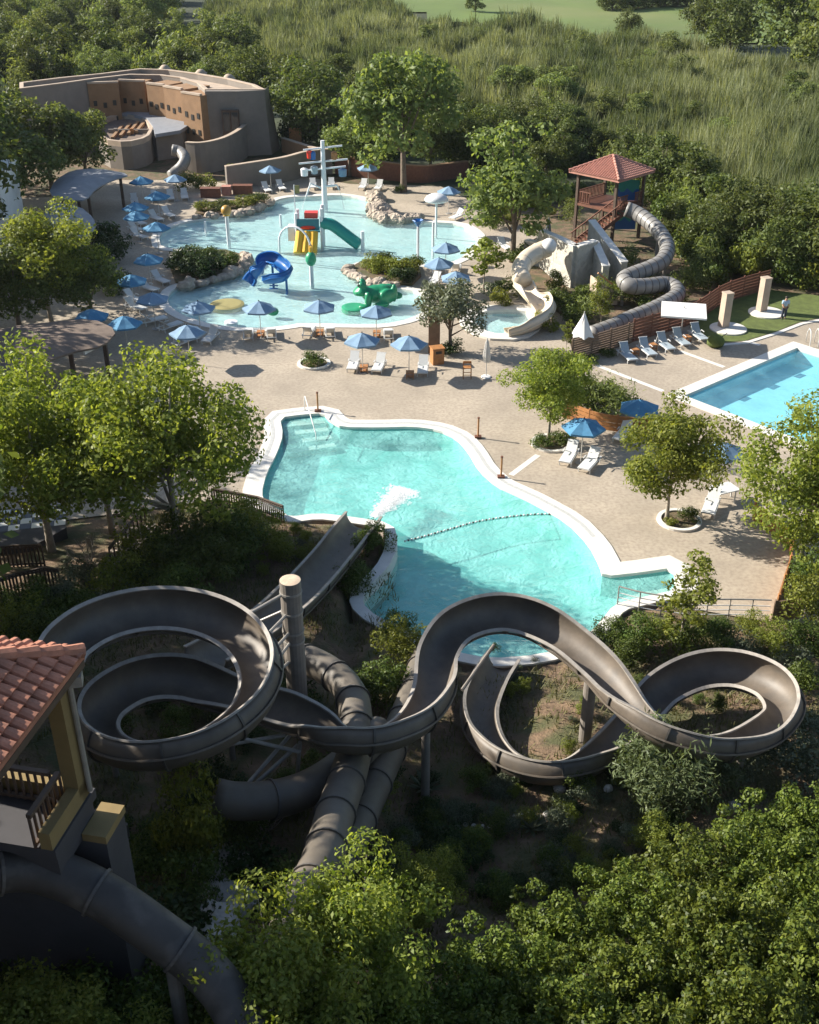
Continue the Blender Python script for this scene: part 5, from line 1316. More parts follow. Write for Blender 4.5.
tp = [pp(322, 2.0, .5), pp(331, 1.95, .3), pp(341, 1.35, .1), pp(350, .75, -.1), pp(358, .25, -.3)]
mb = MB(); mb.tube(catmull(tp, 6), .52, 16); mb.build('teal_tube_slide', M['pgreen'], e, smooth=True)
q = pp(293, 1.1, .8); mb = MB(); mb.box(q, (.7, 1.0, 1.3)); mb.build('side_panel', M['whitefab'], e)
q = pp(297, 0, .6); mb = MB(); mb.tube([(q.x, q.y, 2.9), (q.x, q.y, 5.4)], .05, 6); pl = mb.build('flag_pole', M['pwhite'], e)
mb = MB(); mb.box((q.x + .25, q.y, 5.0), (.45, .04, .7)); mb.build('flag', M['sand'], pl)
q = pp(361, 0, -.6); mb = MB(); mb.tube([(q.x, q.y, -.35), (q.x, q.y, 1.6)], .17, 10); mb.build('spray_post', M['pwhite'], e)
mb = MB(); mb.tube([(MX, MY - .1, 2.2), (MX + 1.3, MY - .3, 2.35), (MX + 1.5, MY - .3, 1.9)], .1, 8); mb.build('spout', M['pwhite'], e)
mb = MB(); mb.tube([(MX - .3, MY - .4, 2.1), (MX - 1.3, MY - .6, 2.6), (MX - 1.8, MY - .7, 1.3)], .09, 8); mb.build('spout', M['pwhite'], e)
for dx, dy, z0_ in ((1.5, -.3, 1.9), (-1.8, -.7, 1.3)):
    g2 = np.random.default_rng(9); mb = MB(); mb.tube([(MX + dx, MY + dy, z0_), (MX + dx + .25 * np.sign(dx), MY + dy, z0_ * .6), (MX + dx + .45 * np.sign(dx), MY + dy, -.05)], [.025, .035, .06], 8); tag(mb.build('water_jet', M['foam']), 'white jet of water falling from the ' + ('right' if dx > 0 else 'left') + ' spout of the play frame', 'water jet')
# arch spray
a0, a1 = at(280, 257), at(311, 262); e = empty('spray_arch', tuple((a0 + a1) / 2), 'slim white spray arch over the blue curly slide', 'spray arch'); mb = MB()
arc = [a0.lerp(a1, .5 - .5 * math.cos(math.pi * t / 12)) + Vector((0, 0, 1.3 + 1.6 * math.sin(math.pi * t / 12))) for t in range(13)]
mb.tube([a0 + Vector((0, 0, -.35))] + arc + [a1 + Vector((0, 0, -.3))], .09, 8); mb.build('pipe', M['pwhite'], e, smooth=True)
mb = MB(); mb.tube([a1 + Vector((0, 0, .9)), a1 + Vector((0, 0, 1.5))], .17, 10); mb.build('nozzle', M['ball'], e)
def toy_post(px, py, h, name, label, top):
    q = at(px, py); e = empty(name, (q.x, q.y, -.3), label, 'water toy'); mb = MB(); mb.tube([(q.x, q.y, -.35), (q.x, q.y, h)], .17 if top in ('ball', 'knob') else .11, 12); mb.build('post', M['pwhite'], e)
    if top == 'ball':
        mb = MB(); mb.ball((q.x, q.y, h + .3), .48, 16); mb.build('ball', M['ball'], e, smooth=True)
        mb = MB(); mb.tube([(q.x, q.y, h - .15), (q.x, q.y, h)], .3, 12); mb.build('collar', M['pyellow'], e)
    if top == 'knob':
        mb = MB(); mb.ball((q.x, q.y, h + .2), .45, 14, (.45, .45, .6)); mb.build('green_bulb', M['leafdisc'], e, smooth=True)
        mb = MB(); mb.tube([(q.x, q.y, h + .7), (q.x, q.y, h + 1.2)], .12, 8); mb.build('nozzle', M['pyellow'], e)
    if top == 'flower':
        mb = MB(); mb.lathe((q.x, q.y, h), [(.08, 0), (.5, .55), (.46, .6), (.1, .25)], 6); mb.build('flower_cup', M['pblue'], e)
    if top == 'mushroom':
        mb = MB(); mb.lathe((q.x, q.y, h), [(.1, -.1), (1.05, -.12), (1.12, .0), (.95, .28), (.55, .48), (.02, .56)], 24); mb.build('cap', M['pwhite'], e, smooth=True)
    return e
toy_post(229, 244, 2.75, 'ball_spray', 'white spray post with a brown ball on top at the left of the play pool', 'ball')
toy_post(312, 284, 1.9, 'bulb_spray', 'white spray post with a green bulb right of the blue curly slide', 'knob')
toy_post(418, 261, 3.0, 'flower_spray', 'slim post with a blue flower cup at the right of the play pool', 'flower')
toy_post(436, 234, 3.2, 'mushroom_fountain', 'white mushroom fountain at the right end of the play pool', 'mushroom')
toy_post(433, 255, 2.9, 'spray_pole', 'plain slim spray pole left of the farther waterside umbrella', 'none')
toy_post(281, 224, .9, 'ground_spray', 'short dark spray nozzle left of the play frame', 'none')
toy_post(206, 232, 1.0, 'ground_spray', 'short dark spray nozzle in the shaded left bay', 'none')
mb = MB(); q = at(227, 304, -.05); mb.lathe((q.x, q.y, -.35), [(1.35, 0), (1.35, .30), (1.1, .36), (.02, .38)], 28); tag(mb.build('round_island', M['sand']), 'round sand coloured disc in the left tip of the play pool', 'pool island')
mb = MB(); q = at(231, 322, -.05); mb.lathe((q.x, q.y, -.35), [(.5, 0), (.5, .34), (.02, .38)], 18); tag(mb.build('stepping_disc', M['pwhite']), 'small white stepping disc near the left rim of the play pool', 'pool disc')
# frog
q = at(372, 303); e = empty('frog_fountain', (q.x, q.y, -.3), 'big green frog figure lying in the play pool', 'frog figure')
bm_ = bpy.data.meshes.new('body'); sk = [((-.2, 0, .75), .62), ((.5, .1, 1.0), .72), ((1.2, .2, .85), .6), ((-.95, -.05, 1.15), .52), ((1.75, .0, 1.05), .34), ((2.0, -.1, 1.5), .24)]
mb = MB()
def blob(c, s, rz=0): 
    m0 = MB(); m0.ball((0, 0, 0), 1, 14); Q = Matrix.Rotation(rz, 3, 'Z')
    mb.add([Q @ Vector((v[0] * s[0], v[1] * s[1], v[2] * s[2])) + Vector(q) + Vector(c) for v in m0.v], m0.f)
blob((.25, 0, .75), (1.1, .8, .72), .1); blob((.85, .1, 1.0), (.8, .7, .5), .2); blob((-.75, -.1, 1.05), (.62, .85, .42)); blob((-1.0, -.1, .95), (.5, .7, .3)); blob((1.2, -.65, .75), (.72, .4, .62), .5); blob((1.75, -.35, .95), (.28, .28, .75)); blob((1.3, .85, .7), (.7, .4, .6), -.3); blob((1.95, .75, .35), (.5, .3, .3)); blob((-.25, -.95, .55), (.3, .3, .7)); blob((-.55, -1.15, .1), (.5, .35, .18)); blob((-.35, .9, .5), (.3, .3, .65)); blob((.75, -1.15, .25), (.7, .3, .25), .3)
for s in (-.42, .42): blob((-.72, s, 1.5), (.3, .3, .3))
o = mb.build('body', M['frog'], e, smooth=True)
rm = o.modifiers.new('remesh', 'REMESH'); rm.mode = 'VOXEL'; rm.voxel_size = .09; rm.use_smooth_shade = True; o.modifiers.new('smooth', 'SMOOTH').iterations = 4
for s in (-.38, .38):
    mb = MB(); mb.ball((q.x - .76, q.y + s - .03, 1.55), .3, 12); o2 = mb.build('eye', M['frog'], e, smooth=True); mb = MB(); mb.ball((q.x - .97, q.y + s - .14, 1.6), .14, 10); mb.build('pupil', M['black'], o2, smooth=True)
mb = MB(); mb.lathe((q.x - 1.4, q.y - .9, -.32), [(.95, 0), (.95, .34), (.7, .4), (.02, .38)], 22); mb.build('lily_pad', M['leafdisc'], e)
q = at(273, 313); e = empty('turtle_spray', (q.x, q.y, -.3), 'tiny green turtle toy in the shallow water near the lower rim', 'water toy'); mb = MB(); mb.ball((q.x, q.y, .12), .42, 12, (.46, .36, .34)); mb.build('shell', M['frog'], e, smooth=True); mb = MB(); mb.ball((q.x - .38, q.y - .1, .35), .17, 10); mb.build('head', M['leafdisc'], e, smooth=True)

# ------------------------------------------------------------------ cream slide, stone ramp, gazebo, grey tube
cp = [at(*t) for t in ((548,248,3.0),(538,252,2.8),(526,260,2.5),(520,271,2.2),(523,282,1.85))]
cp2 = [at(*t) for t in ((523,282,1.85),(530,292,1.55),(540,300,1.3),(545,309,1.1),(538,320,.8),(522,327,.55),(505,331,.35))]
e, _ = open_slide('cream_slide', cp2, 1.5, .5, 'cream slide starting as a tube at the stone ramp, open below', M['cream'], M['cream'], step=.16, flange_every=99, hi=.3)
tube_slide('', cp, .72, '', M['cream'], M['cream'], root=e, step=.2, every=2.2, ring=.03)
p = at(549, 246, 3.3); mb = MB(); mb.ball(p, .62, 16); mb.build('round_head', M['white'], e, smooth=True)
for t in ((524,272),(540,300)):
    b = at(*t, 1.2); mb = MB(); mb.tube([(b.x, b.y, -.1), (b.x, b.y, .9)], .16, 10); mb.build('support_post', M['cream'], e)
def wallseg(a, b, z0, z1a, z1b, th, mb):
    a, b = Vector(a[:2]), Vector(b[:2]); t = (b - a).normalized(); nrm = Vector((-t.y, t.x)) * th / 2
    v = [(a + nrm), (b + nrm), (b - nrm), (a - nrm)]
    mb.add([(p.x, p.y, z0) for p in v] + [(v[0].x, v[0].y, z1a), (v[1].x, v[1].y, z1b), (v[2].x, v[2].y, z1b), (v[3].x, v[3].y, z1a)], [(3, 2, 1, 0), (4, 5, 6, 7), (0, 1, 5, 4), (1, 2, 6, 5), (2, 3, 7, 6), (3, 0, 4, 7)])
e = empty('stone_ramp', tuple(at(575, 285)), 'pale stone ramp walls between the cream slide and the gazebo stairs', 'stone ramp')
for A, B, za, zb, nm in (((555,277),(573,287),3.35,3.35,'left_wall'),((573,287),(592,281),3.35,3.35,'front_wall'),((592,281),(604,291),3.2,2.0,'ramp_wall'),((588,266),(622,288),3.9,2.1,'ramp_wall'),((525,262),(553,268),1.9,1.9,'low_wall'),((538,262),(555,277),2.8,3.35,'left_wall')):
    mb = MB(); wallseg(at(*A), at(*B), -.1, za, zb, .55, mb); o = mb.build('wall', M['stone'], e)
    mb = MB(); A2, B2 = at(*A), at(*B); wallseg(A2, B2, 0, 0, 0, .66, mb)
    mb.v = [(x, y, (za if i % 4 in (0, 3) else zb) + (.002 if i < 4 else .1)) for i, (x, y, z) in enumerate(mb.v)]; mb.build('coping', M['coping'], o)
mb = MB(); A, B = at(594, 276, 2.3), at(615, 290, 1.0); wallseg(A, B, .0, 2.2, .9, 1.2, mb); mb.build('ramp_surface', M['roofsand'], e)
mb = MB(); mb.bar(at(598, 273, 3.0) , at(612, 284, 2.0), .12); mb.build('handrail', M['wood'], e)
# gazebo with hipped tile roof
b = at(611, 246); bx_, by_ = b.x, b.y + 2.9; G = R(45); hz = 3.1
def gp(a, c, z): return Vector((bx_ + a * math.cos(G) - c * math.sin(G), by_ + a * math.sin(G) + c * math.cos(G), z))
e = empty('gazebo', (bx_, by_, 0), 'tall slide tower gazebo with a pink tiled pyramid roof', 'gazebo')
E_, ZE, ZA = 2.75, 6.0, 7.35
def hip_roof(apexf, corner, mt, parent, n_tile, courses, rr, lift=.02, body=True):
    """barrel tiles on four triangular slopes; corner(k) gives eave corner k, apexf the apex"""
    ap = Vector(apexf); mb = MB(); rd = MB()
    for k in range(4):
        A, B = Vector(corner(k)), Vector(corner(k + 1)); L = (B - A).length; u = (B - A) / L; mid = (A + B) / 2; s = ap - mid; H = s.length; vdir = s / H; nrm = u.cross(vdir).normalized()
        if nrm.z < 0: nrm = -nrm
        if body: mb.add([A, B, ap, A - Vector((0, 0, .14)), B - Vector((0, 0, .14))], [(0, 1, 2), (0, 3, 4, 1)])
        for t in range(n_tile):
            f = (t + .5) / n_tile; hmax = H * (1 - abs(2 * f - 1))
            m_ = max(1, int(courses * hmax / H))
            for c_ in range(m_):
                h0, h1 = c_ * H / courses, min(hmax, (c_ + 1.12) * H / courses)
                r0, r1 = rr * 1.06, rr * .86; p0, p1 = A + u * (f * L) + vdir * h0 + nrm * (lift + .03), A + u * (f * L) + vdir * h1 + nrm * lift
                i0_ = len(mb.v)
                for pp_, r in ((p0, r0), (p1, r1)):
                    for j in range(6):
                        a = math.pi * j / 5; mb.v.append(tuple(pp_ + u * (r * math.cos(a)) + nrm * (r * .9 * math.sin(a))))
                for j in range(5): mb.f.append((i0_ + j, i0_ + j + 1, i0_ + 6 + j + 1, i0_ + 6 + j))
                mb.f.append(tuple(i0_ + j for j in range(6)))
        d = ap - A; m_ = max(2, int(d.length / .42))
        for c_ in range(m_):
            rd.tube([A + d * (c_ / m_) + Vector((0, 0, .09)), A + d * (min(1, (c_ + 1.12) / m_)) + Vector((0, 0, .06))], [rr * 1.25, rr * 1.0], 8)
    o = mb.build('roof', mt, parent); rd.build('ridge_tiles', mt, o); return o
hip_roof(gp(0, 0, ZA), lambda k: gp(*((-E_, -E_), (E_, -E_), (E_, E_), (-E_, E_))[k % 4], ZE), M['pinktile'], e, 22, 12, .11)
for a, c in ((-1, -1), (1, -1), (1, 1), (-1, 1)):
    mb = MB(); q = gp(a * 2.1, c * 2.1, 0); mb.box((q.x, q.y, 3.0), (.24, .24, 6.0), rz=G); mb.build('post', M['darkwood'], e)
mb = MB(); q = gp(0, 0, hz); mb.box(q, (4.4, 4.4, .22), rz=G); mb.build('floor', M['redwood'], e)
for (a0_, c0_), (a1_, c1_) in (((-2.1, -2.1), (-.2, -2.1)), ((2.1, -2.1), (.9, -2.1)), ((-2.1, 2.1), (2.1, 2.1)), ((-2.1, .6), (-2.1, 2.1))):
    mb = MB(); p, q = gp(a0_, c0_, hz), gp(a1_, c1_, hz)
    for z in (.2, 1.15): mb.bar(p + Vector((0, 0, z)), q + Vector((0, 0, z)), .08)
    n_ = max(3, int((q - p).length / .22))
    for i in range(n_): t = p.lerp(q, (i + .5) / n_); mb.box((t.x, t.y, hz + .66), (.1, .05, .95), rz=G)
    mb.build('balustrade', M['redwood'], e)
# blue and green mural panels (plain wave stand-in) at two levels
for z0_, z1_ in ((hz + .15, hz + 2.2), (.6, 2.6)):
    p0_, p1_ = gp(2.2, -1.9, 0), gp(2.2, 1.5, 0); mid = (p0_ + p1_) / 2; t = (p1_ - p0_)
    p0_, p1_ = gp(-.3, -2.25, 0) if False else gp(.2, 2.25, 0), gp(2.25, 2.25, 0)
    q0_, q1_ = at(616, 216, hz), at(639, 210, hz)
    q0_ = Vector((bx_ + .5, by_ + .4, 0)); q1_ = Vector((bx_ + 2.7, by_ + .4, 0)); L = q1_ - q0_
    zm = z0_ + (z1_ - z0_) * .45
    mb = MB(); mb.add([(q0_ + L * (i / 8)) + Vector((0, k * .06, z)) for k in (0, 1) for i in range(9) for z in (z0_, zm + .22 * math.sin(i * 1.9))], [(2 * i, 2 * i + 2, 2 * i + 3, 2 * i + 1) for i in range(8)] + [(18 + 2 * i, 18 + 2 * i + 1, 18 + 2 * i + 3, 18 + 2 * i + 2) for i in range(8)])
    o = mb.build('mural_panel', M['pblue'], e)
    mb = MB(); mb.add([(q0_ + L * (i / 8)) + Vector((0, k * .06, z)) for k in (0, 1) for i in range(9) for z in (zm + .22 * math.sin(i * 1.9), z1_ - .03 * i)], [(2 * i, 2 * i + 2, 2 * i + 3, 2 * i + 1) for i in range(8)] + [(18 + 2 * i, 18 + 2 * i + 1, 18 + 2 * i + 3, 18 + 2 * i + 2) for i in range(8)])
    mb.build('mural_upper', M['pgreen'], o)
# stairs of the gazebo
s0_ = at(604, 214, hz); s0_ = gp(-1.2, -2.2, hz); s1_ = at(573, 247, .1)
mb = MB(); dd = (s1_ - s0_); t = Vector((dd.x, dd.y, 0)).normalized(); sn = Vector((-t.y, t.x, 0)) * .75
for i in range(15):
    f = (i + .5) / 15; c = s0_ + dd * f; mb.box(c, (.34, 1.5, .06), rz=math.atan2(t.y, t.x))
st = mb.build('stairs', M['redwood'], e)
for s in (-1, 1):
    mb = MB(); a_, b2 = s0_ + sn * s, s1_ + sn * s; mb.bar(a_ - Vector((0, 0, .1)), b2 - Vector((0, 0, .1)), .07, .3); mb.bar(a_ + Vector((0, 0, 1.05)), b2 + Vector((0, 0, 1.05)), .09)
    for i in range(14): q = a_.lerp(b2, (i + .5) / 14); mb.box(q + Vector((0, 0, .5)), (.05, .05, 1.05))
    mb.build('stair_rail', M['redwood'], st)
# grey tube slide from the gazebo
gt = [at(*t) for t in ((626,209,4.6),(636,213,4.35),(648,221,4.0),(660,233,3.55),(667,247,3.1),(663,260,2.7),(650,268,2.4),(634,274,2.2),(624,279,2.0),(630,286,1.8),(648,286,1.6),(664,284,1.45),(675,288,1.3),(677,295,1.15),(668,302,1.05),(650,311,.95),(632,318,.85),(610,328,.75),(590,335,.7))]
gsl, gpth = tube_slide('grey_tube_slide', gt, .62, 'grey ribbed tube slide winding down from the gazebo', M['greytube'], M['flange'], step=.22, every=.66, ring=.025, fl_w=.06)
for f in (.14, .27, .45): 
    p = gpth[int(f * len(gpth))]; mb = MB(); mb.tube([(p.x, p.y, -.1), (p.x, p.y, p.z - .5)], .15, 10); mb.build('support_post', M['post'], gsl)
# ------------------------------------------------------------------ fences and walls on the right
def plank_fence(name, px, h, m, label, slats=6, posts=1.8, th=.06, hs=None, gap=.02):
    path = catmull(P(px), 6); path = resample(path, .45) + [path[-1]]
    e = empty(name, tuple(path[0]), label, 'fence'); n = len(path)
    f = lambda t: (h if hs is None else hs[0] + (hs[1] - hs[0]) * t)
    mb = MB(); pb = offset(path, th, closed=False)
    for k in range(slats):
        lo = [f(i / (n - 1)) * (k / slats) + gap for i in range(n)]; hi = [f(i / (n - 1)) * ((k + 1) / slats) - gap for i in range(n)]
        band(mb, path, pb, lo, hi)
    mb.build('boards', m, e)
    L = max(1, int(posts / .45))
    for i in range(0, n, L):
        p = pb[i]; mb = MB(); mb.box((p.x, p.y, f(i / (n - 1)) / 2 + .03), (.11, .11, f(i / (n - 1)) + .06)); mb.build('post', m, e)
    return e
plank_fence('slatted_fence', [(572,361),(590,356),(610,350),(632,343)], 1.55, M['fencewood'], 'weathered slatted fence behind the leftmost shade-grey sunbeds', slats=9)
plank_fence('timber_fence', [(633,342),(650,337),(668,332),(690,325),(705,316),(720,306),(740,298),(768,290)], 1.7, M['redwood'], 'red brown timber fence curving behind the sunbeds and pillars', slats=7)
plank_fence('orange_fence', [(563,418),(576,421),(592,427),(612,431),(640,434),(665,436)], 1.05, M['wood'], 'low orange wood fence beside the dark blue umbrella', slats=4)
plank_fence('timber_wall', [(752,520),(770,532),(788,550),(788,568),(781,592),(772,621)], 1.0, M['wood'], 'curved timber wall at the right end of the main deck', slats=3)
plank_fence('timber_gate', [(773,622),(785,620),(800,619)], 1.1, M['fencewood'], 'short slatted timber panel right of the steel railing', slats=5)
for i, px in enumerate((668, 679, 689)):
    p0, p1 = at(px - 4.5, 330.5 - i * 3), at(px + 4.5, 328 - i * 3); mb = MB(); mb.bar(Vector((p0.x, p0.y - .25, 1.25)), Vector((p1.x, p1.y - .25, 1.25)), .03, .7)
    tag(mb.build('notice_board', M['whitefab']), ['left','middle','right'][i] + ' white panel of three on the timber fence below the square parasol', 'panel')
for px, py, r, k in ((566,408,1.2,'wild'),(585,410,1.2,'shrub'),(604,414,1.2,'wild'),(622,414,1.1,'wild'),(570,395,1.0,'yshrub'),(592,400,1.0,'wild'),(610,402,.9,'shrub')):
    shrub(k, at(px, py), r, {'wild': 'wispy grey green shrub behind the low orange fence', 'shrub': 'green shrub behind the low orange fence', 'yshrub': 'yellowish shrub behind the low orange fence'}[k], 'shrubs behind the low orange fence')
for px, py in ((590,362),(608,356),(575,366)): shrub('shrub', at(px, py), .6, 'low clipped shrub at the foot of the slatted fence', 'low shrubs by the slatted fence', h=.6)
# steel railing
a = resample(catmull([at(617, 606), at(640, 612), at(672, 617), at(700, 619), at(735, 619), at(771, 620)], 6), .2)
e = empty('steel_railing', tuple(a[len(a) // 2]), 'thin steel railing at the end of the main deck above the slope', 'railing')
for z in (.25, .5, .75, 1.08):
    mb = MB(); mb.tube([p + Vector((0, 0, z)) for p in a], .022 if z < 1 else .035, 6); mb.build('rail', M['alu' if z < 1 else 'steel'], e)
for i in range(0, len(a), max(1, len(a) // 6)):
    p = a[i]; mb = MB(); mb.tube([p, p + Vector((0, 0, 1.08))], .03, 8); mb.build('post', M['steel'], e)
# pillars on the lawn
for (tx, ty), (px, py), lb in (((726,295), (723,328), 'square beige pillar on a round white base, left of two on the lawn'), ((764,281), (761,312), 'square beige pillar on a round white base, right of two on the lawn')):
    b = at(px, py); e = empty('stone_pillar', (b.x, b.y, 0), lb, 'pillar', 'pillars on the lawn')
    mb = MB(); mb.box((b.x, b.y, 1.35), (.60, .60, 2.6), rz=.35); mb.build('shaft', M['roofsand'], e)
    mb = MB(); mb.box((b.x, b.y, 2.7), (.66, .66, .1), rz=.35); mb.build('cap', M['roofsand'], e)
    b2 = at(px + 5, py + 1.5); mb = MB(); mb.lathe((b2.x, b2.y, .02), [(1.35, 0), (1.35, .10), (.02, .11)], 30); mb.build('round_base', M['coping'], e)
# sack / cart beside the sunbeds
b = at(715, 347); e = empty('green_sack', (b.x, b.y, 0), 'dark green bulging sack beside the rightmost shade-grey sunbed', 'sack'); mb = MB(); mb.ball((b.x, b.y, .42), .55, 14, (.65, .5, .5))
mb.v = [tuple(Vector(v) + Vector((0, 0, .12 * noise.noise(Vector(v) * 2)))) for v in mb.v]; mb.build('bag', M['lawn'], e, smooth=True); mb = MB(); mb.tube([(b.x + .3, b.y, .7), (b.x + .75, b.y + .1, 1.0)], .03, 6); mb.build('handle', M['black'], e)
# pool ladder
b = at(812, 345); e = empty('pool_ladder', tuple(b), 'curved metal ladder handles at the far corner of the straight pool', 'ladder')
for s in (-.3, .3):
    mb = MB(); mb.tube([Vector((b.x + s, b.y + .5, .03)), Vector((b.x + s, b.y + .5, .8)), Vector((b.x + s, b.y + .25, 1.15)), Vector((b.x + s, b.y - .1, 1.1)), Vector((b.x + s, b.y - .35, .7)), Vector((b.x + s, b.y - .4, -.5))], .03, 8); mb.build('rail', M['alu'], e, smooth=True)

# person standing on the lawn
b = at(783, 319); px_, py_ = b.x, b.y; e = empty('person', (px_, py_, 0), 'person in light blue shirt and dark trousers standing beside the right lawn pillar', 'person')
def skin_mesh(name, verts, edges, radii, m, parent, root_i=0, sub=2):
    me_ = bpy.data.meshes.new(name); me_.from_pydata([tuple(v) for v in verts], edges, []); o = bpy.data.objects.new(name, me_); col.objects.link(o); o.parent = parent
    o.modifiers.new('skin', 'SKIN').use_smooth_shade = True
    me_.skin_vertices or None
    if not me_.skin_vertices: me_.attributes
    bpy.context.view_layer.objects.active = o
    for i, r in enumerate(radii): me_.skin_vertices[0].data[i].radius = (r, r)
    me_.skin_vertices[0].data[root_i].use_root = True
    o.modifiers.new('sub', 'SUBSURF').levels = sub; o.modifiers['sub'].render_levels = sub
    me_.materials.append(m); return o
bv = [(0,0,.95),(0,0,1.2),(0,-.01,1.42),(0,-.02,1.52),(0,-.03,1.60),(0,-.045,1.68),
      (-.19,-.01,1.42),(-.25,-.05,1.16),(-.20,-.25,1.02),(.19,-.01,1.42),(.26,.0,1.15),(.20,-.22,1.0),
      (-.10,0,.90),(-.11,-.02,.50),(-.12,.04,.08),(-.12,-.12,.04),(.10,0,.90),(.13,.03,.50),(.15,.10,.08),(.15,-.06,.04)]
be = [(0,1),(1,2),(2,3),(3,4),(4,5),(2,6),(6,7),(7,8),(2,9),(9,10),(10,11),(0,12),(12,13),(13,14),(14,15),(0,16),(16,17),(17,18),(18,19)]
br_ = [.14,.15,.14,.06,.095,.10,.065,.05,.035,.065,.05,.035,.095,.065,.045,.04,.095,.065,.045,.04]
skin_mesh('body', bv, be, br_, M['skin'], e)
skin_mesh('shirt', [(0,0,.96),(0,0,1.2),(0,-.01,1.43),(-.2,-.01,1.42),(-.25,-.05,1.18),(.2,-.01,1.42),(.26,0,1.17)], [(0,1),(1,2),(2,3),(3,4),(2,5),(5,6)], [.175,.18,.165,.095,.08,.095,.08], M['shirt'], e)
skin_mesh('trousers', [(0,0,.98),(-.10,0,.88),(-.11,-.02,.5),(-.12,.04,.1),(.10,0,.88),(.13,.03,.5),(.15,.1,.1)], [(0,1),(1,2),(2,3),(0,4),(4,5),(5,6)], [.165,.12,.095,.075,.12,.095,.075], M['trousers'], e)
mb = MB(); mb.ball((px_, py_ + .0, 1.70), .112, 14, (.115, .125, .10)); mb.build('hair', M['hair'], e, smooth=True)
for s in (-.13, .15):
    mb = MB(); mb.ball((px_ + s, py_ - .05, .05), .1, 10, (.06, .15, .055)); mb.build('shoe', M['black'], e, smooth=True)

# ------------------------------------------------------------------ curved adobe building (upper left)
e = empty('curved_building', tuple(at(200, 140)), 'curved sand coloured building with brown window bays around a round courtyard', 'building'); ZR = 7.2
out_px = [(20,84),(60,79),(100,75),(140,70),(170,71),(200,75),(230,80),(255,86),(265,91)]
inn_px = [(205,91),(197,84),(180,79),(160,76.5),(130,76),(95,80),(60,85),(20,90)]
outer = P(out_px, ZR); inner = P(inn_px, ZR)
foot = outer + inner
mb = MB(); mb.prism(foot, -.1, ZR - .6); mb.build('wall', M['adobe'], e)
mb = MB(); oo = offset(foot, -.45); mb.prism(oo, ZR - .598, ZR - .55); mb.build('roof', M['roofsand'], e)
mb = MB(); band(mb, foot, offset(foot, -.4), ZR - .598, ZR + .1, closed=True); mb.build('parapet', M['adobe'], e)
mb = MB(); band(mb, offset(foot, .03), offset(foot, -.43), ZR + .103, ZR + .2, closed=True); mb.build('parapet_cap', M['roofsand'], e)
# rounded end wall on the right, battered
ew = P([(205,92),(238,92),(264,91),(266.5,89)], ZR); mb = MB()
lo_ = [ew[0].lerp(Vector((ew[0].x, ew[0].y, 0)), 1), Vector((ew[1].x, ew[1].y - .5, 0)), Vector((ew[2].x + .5, ew[2].y - .4, 0)), Vector((ew[3].x + .9, ew[3].y + .6, 0))]
hi_ = [Vector((p.x, p.y - .1, ZR + .1)) for p in ew]; pts = [tuple(p) for p in lo_] + [tuple(p) for p in hi_]
bk = [(p[0] * .995, p[1] + 1.2, p[2]) for p in pts]
mb.add(pts + bk, [(0, 1, 5, 4), (1, 2, 6, 5), (2, 3, 7, 6), (8, 12, 13, 9), (9, 13, 14, 10), (10, 14, 15, 11), (4, 5, 13, 12), (5, 6, 14, 13), (6, 7, 15, 14), (3, 11, 15, 7), (0, 4, 12, 8)])
mb.build('end_wall', M['adobe'], e)
wp = at(231, 122, 3.4); wy = (ew[1].y - .62)
wx = (wp.x / wp.y) * wy
mb = MB(); mb.box((wx, wy - .02, 3.9), (2.0, .5, 2.8)); wf = mb.build('window', M['darkwood'], e)
for dx in (-.45, .5):
    mb = MB(); mb.box((wx + dx, wy - .29, 4.0), (.75, .06, 2.1)); mb.build('pane', M['glass'], wf)
# brown bays with square windows
bays = [((87,84),(118,83),'a'),((118,81),(144,82),'b'),((146,84),(163,86),'c'),((163,87),(181,90),'d'),((181,93),(200,96),'e')]
for (ax, ay), (bx2, by2), _k in bays:
    z = ZR - .3; A, B = at(ax, ay, z), at(bx2, by2, z); t = (B - A); t.z = 0; L = t.length; t.normalize(); nn = Vector((t.y, -t.x, 0))
    if nn.y > 0: nn = -nn
    back = 4.5; mb = MB(); fp = [A, B, B - nn * back, A - nn * back]; mb.prism(fp, -.05, z); by = mb.build('window_bay', M['adobedark'], e)
    mb = MB(); fc = [A + nn * .06, B + nn * .06, B - nn * .35, A - nn * .35]; mb.prism(fc, z + .003, z + .22); mb.build('bay_cap', M['roofsand'], by)
    nw = 3
    for k in range(nw):
        for zz in (4.0 - .25 * (k % 2), 2.1):
            c = A + t * (L * (k + .6) / (nw + .2)) + nn * .0; mb = MB(); mb.box((c.x, c.y, zz + .6), (.42, .12, .62), rz=math.atan2(t.y, t.x)); mb.build('window', M['dark'], by)
for px, py in ((165,70.5),(201,75),(229,80)):
    p = at(px, py, ZR - .5); mb = MB(); mb.ball((p.x, p.y, ZR - .35), .55, 12, (.7, .7, .6)); mb.tube([(p.x, p.y, ZR - .55), (p.x, p.y, ZR - .2)], .8, 12); mb.build('roof_vent', M['roofsand'], e, smooth=True)
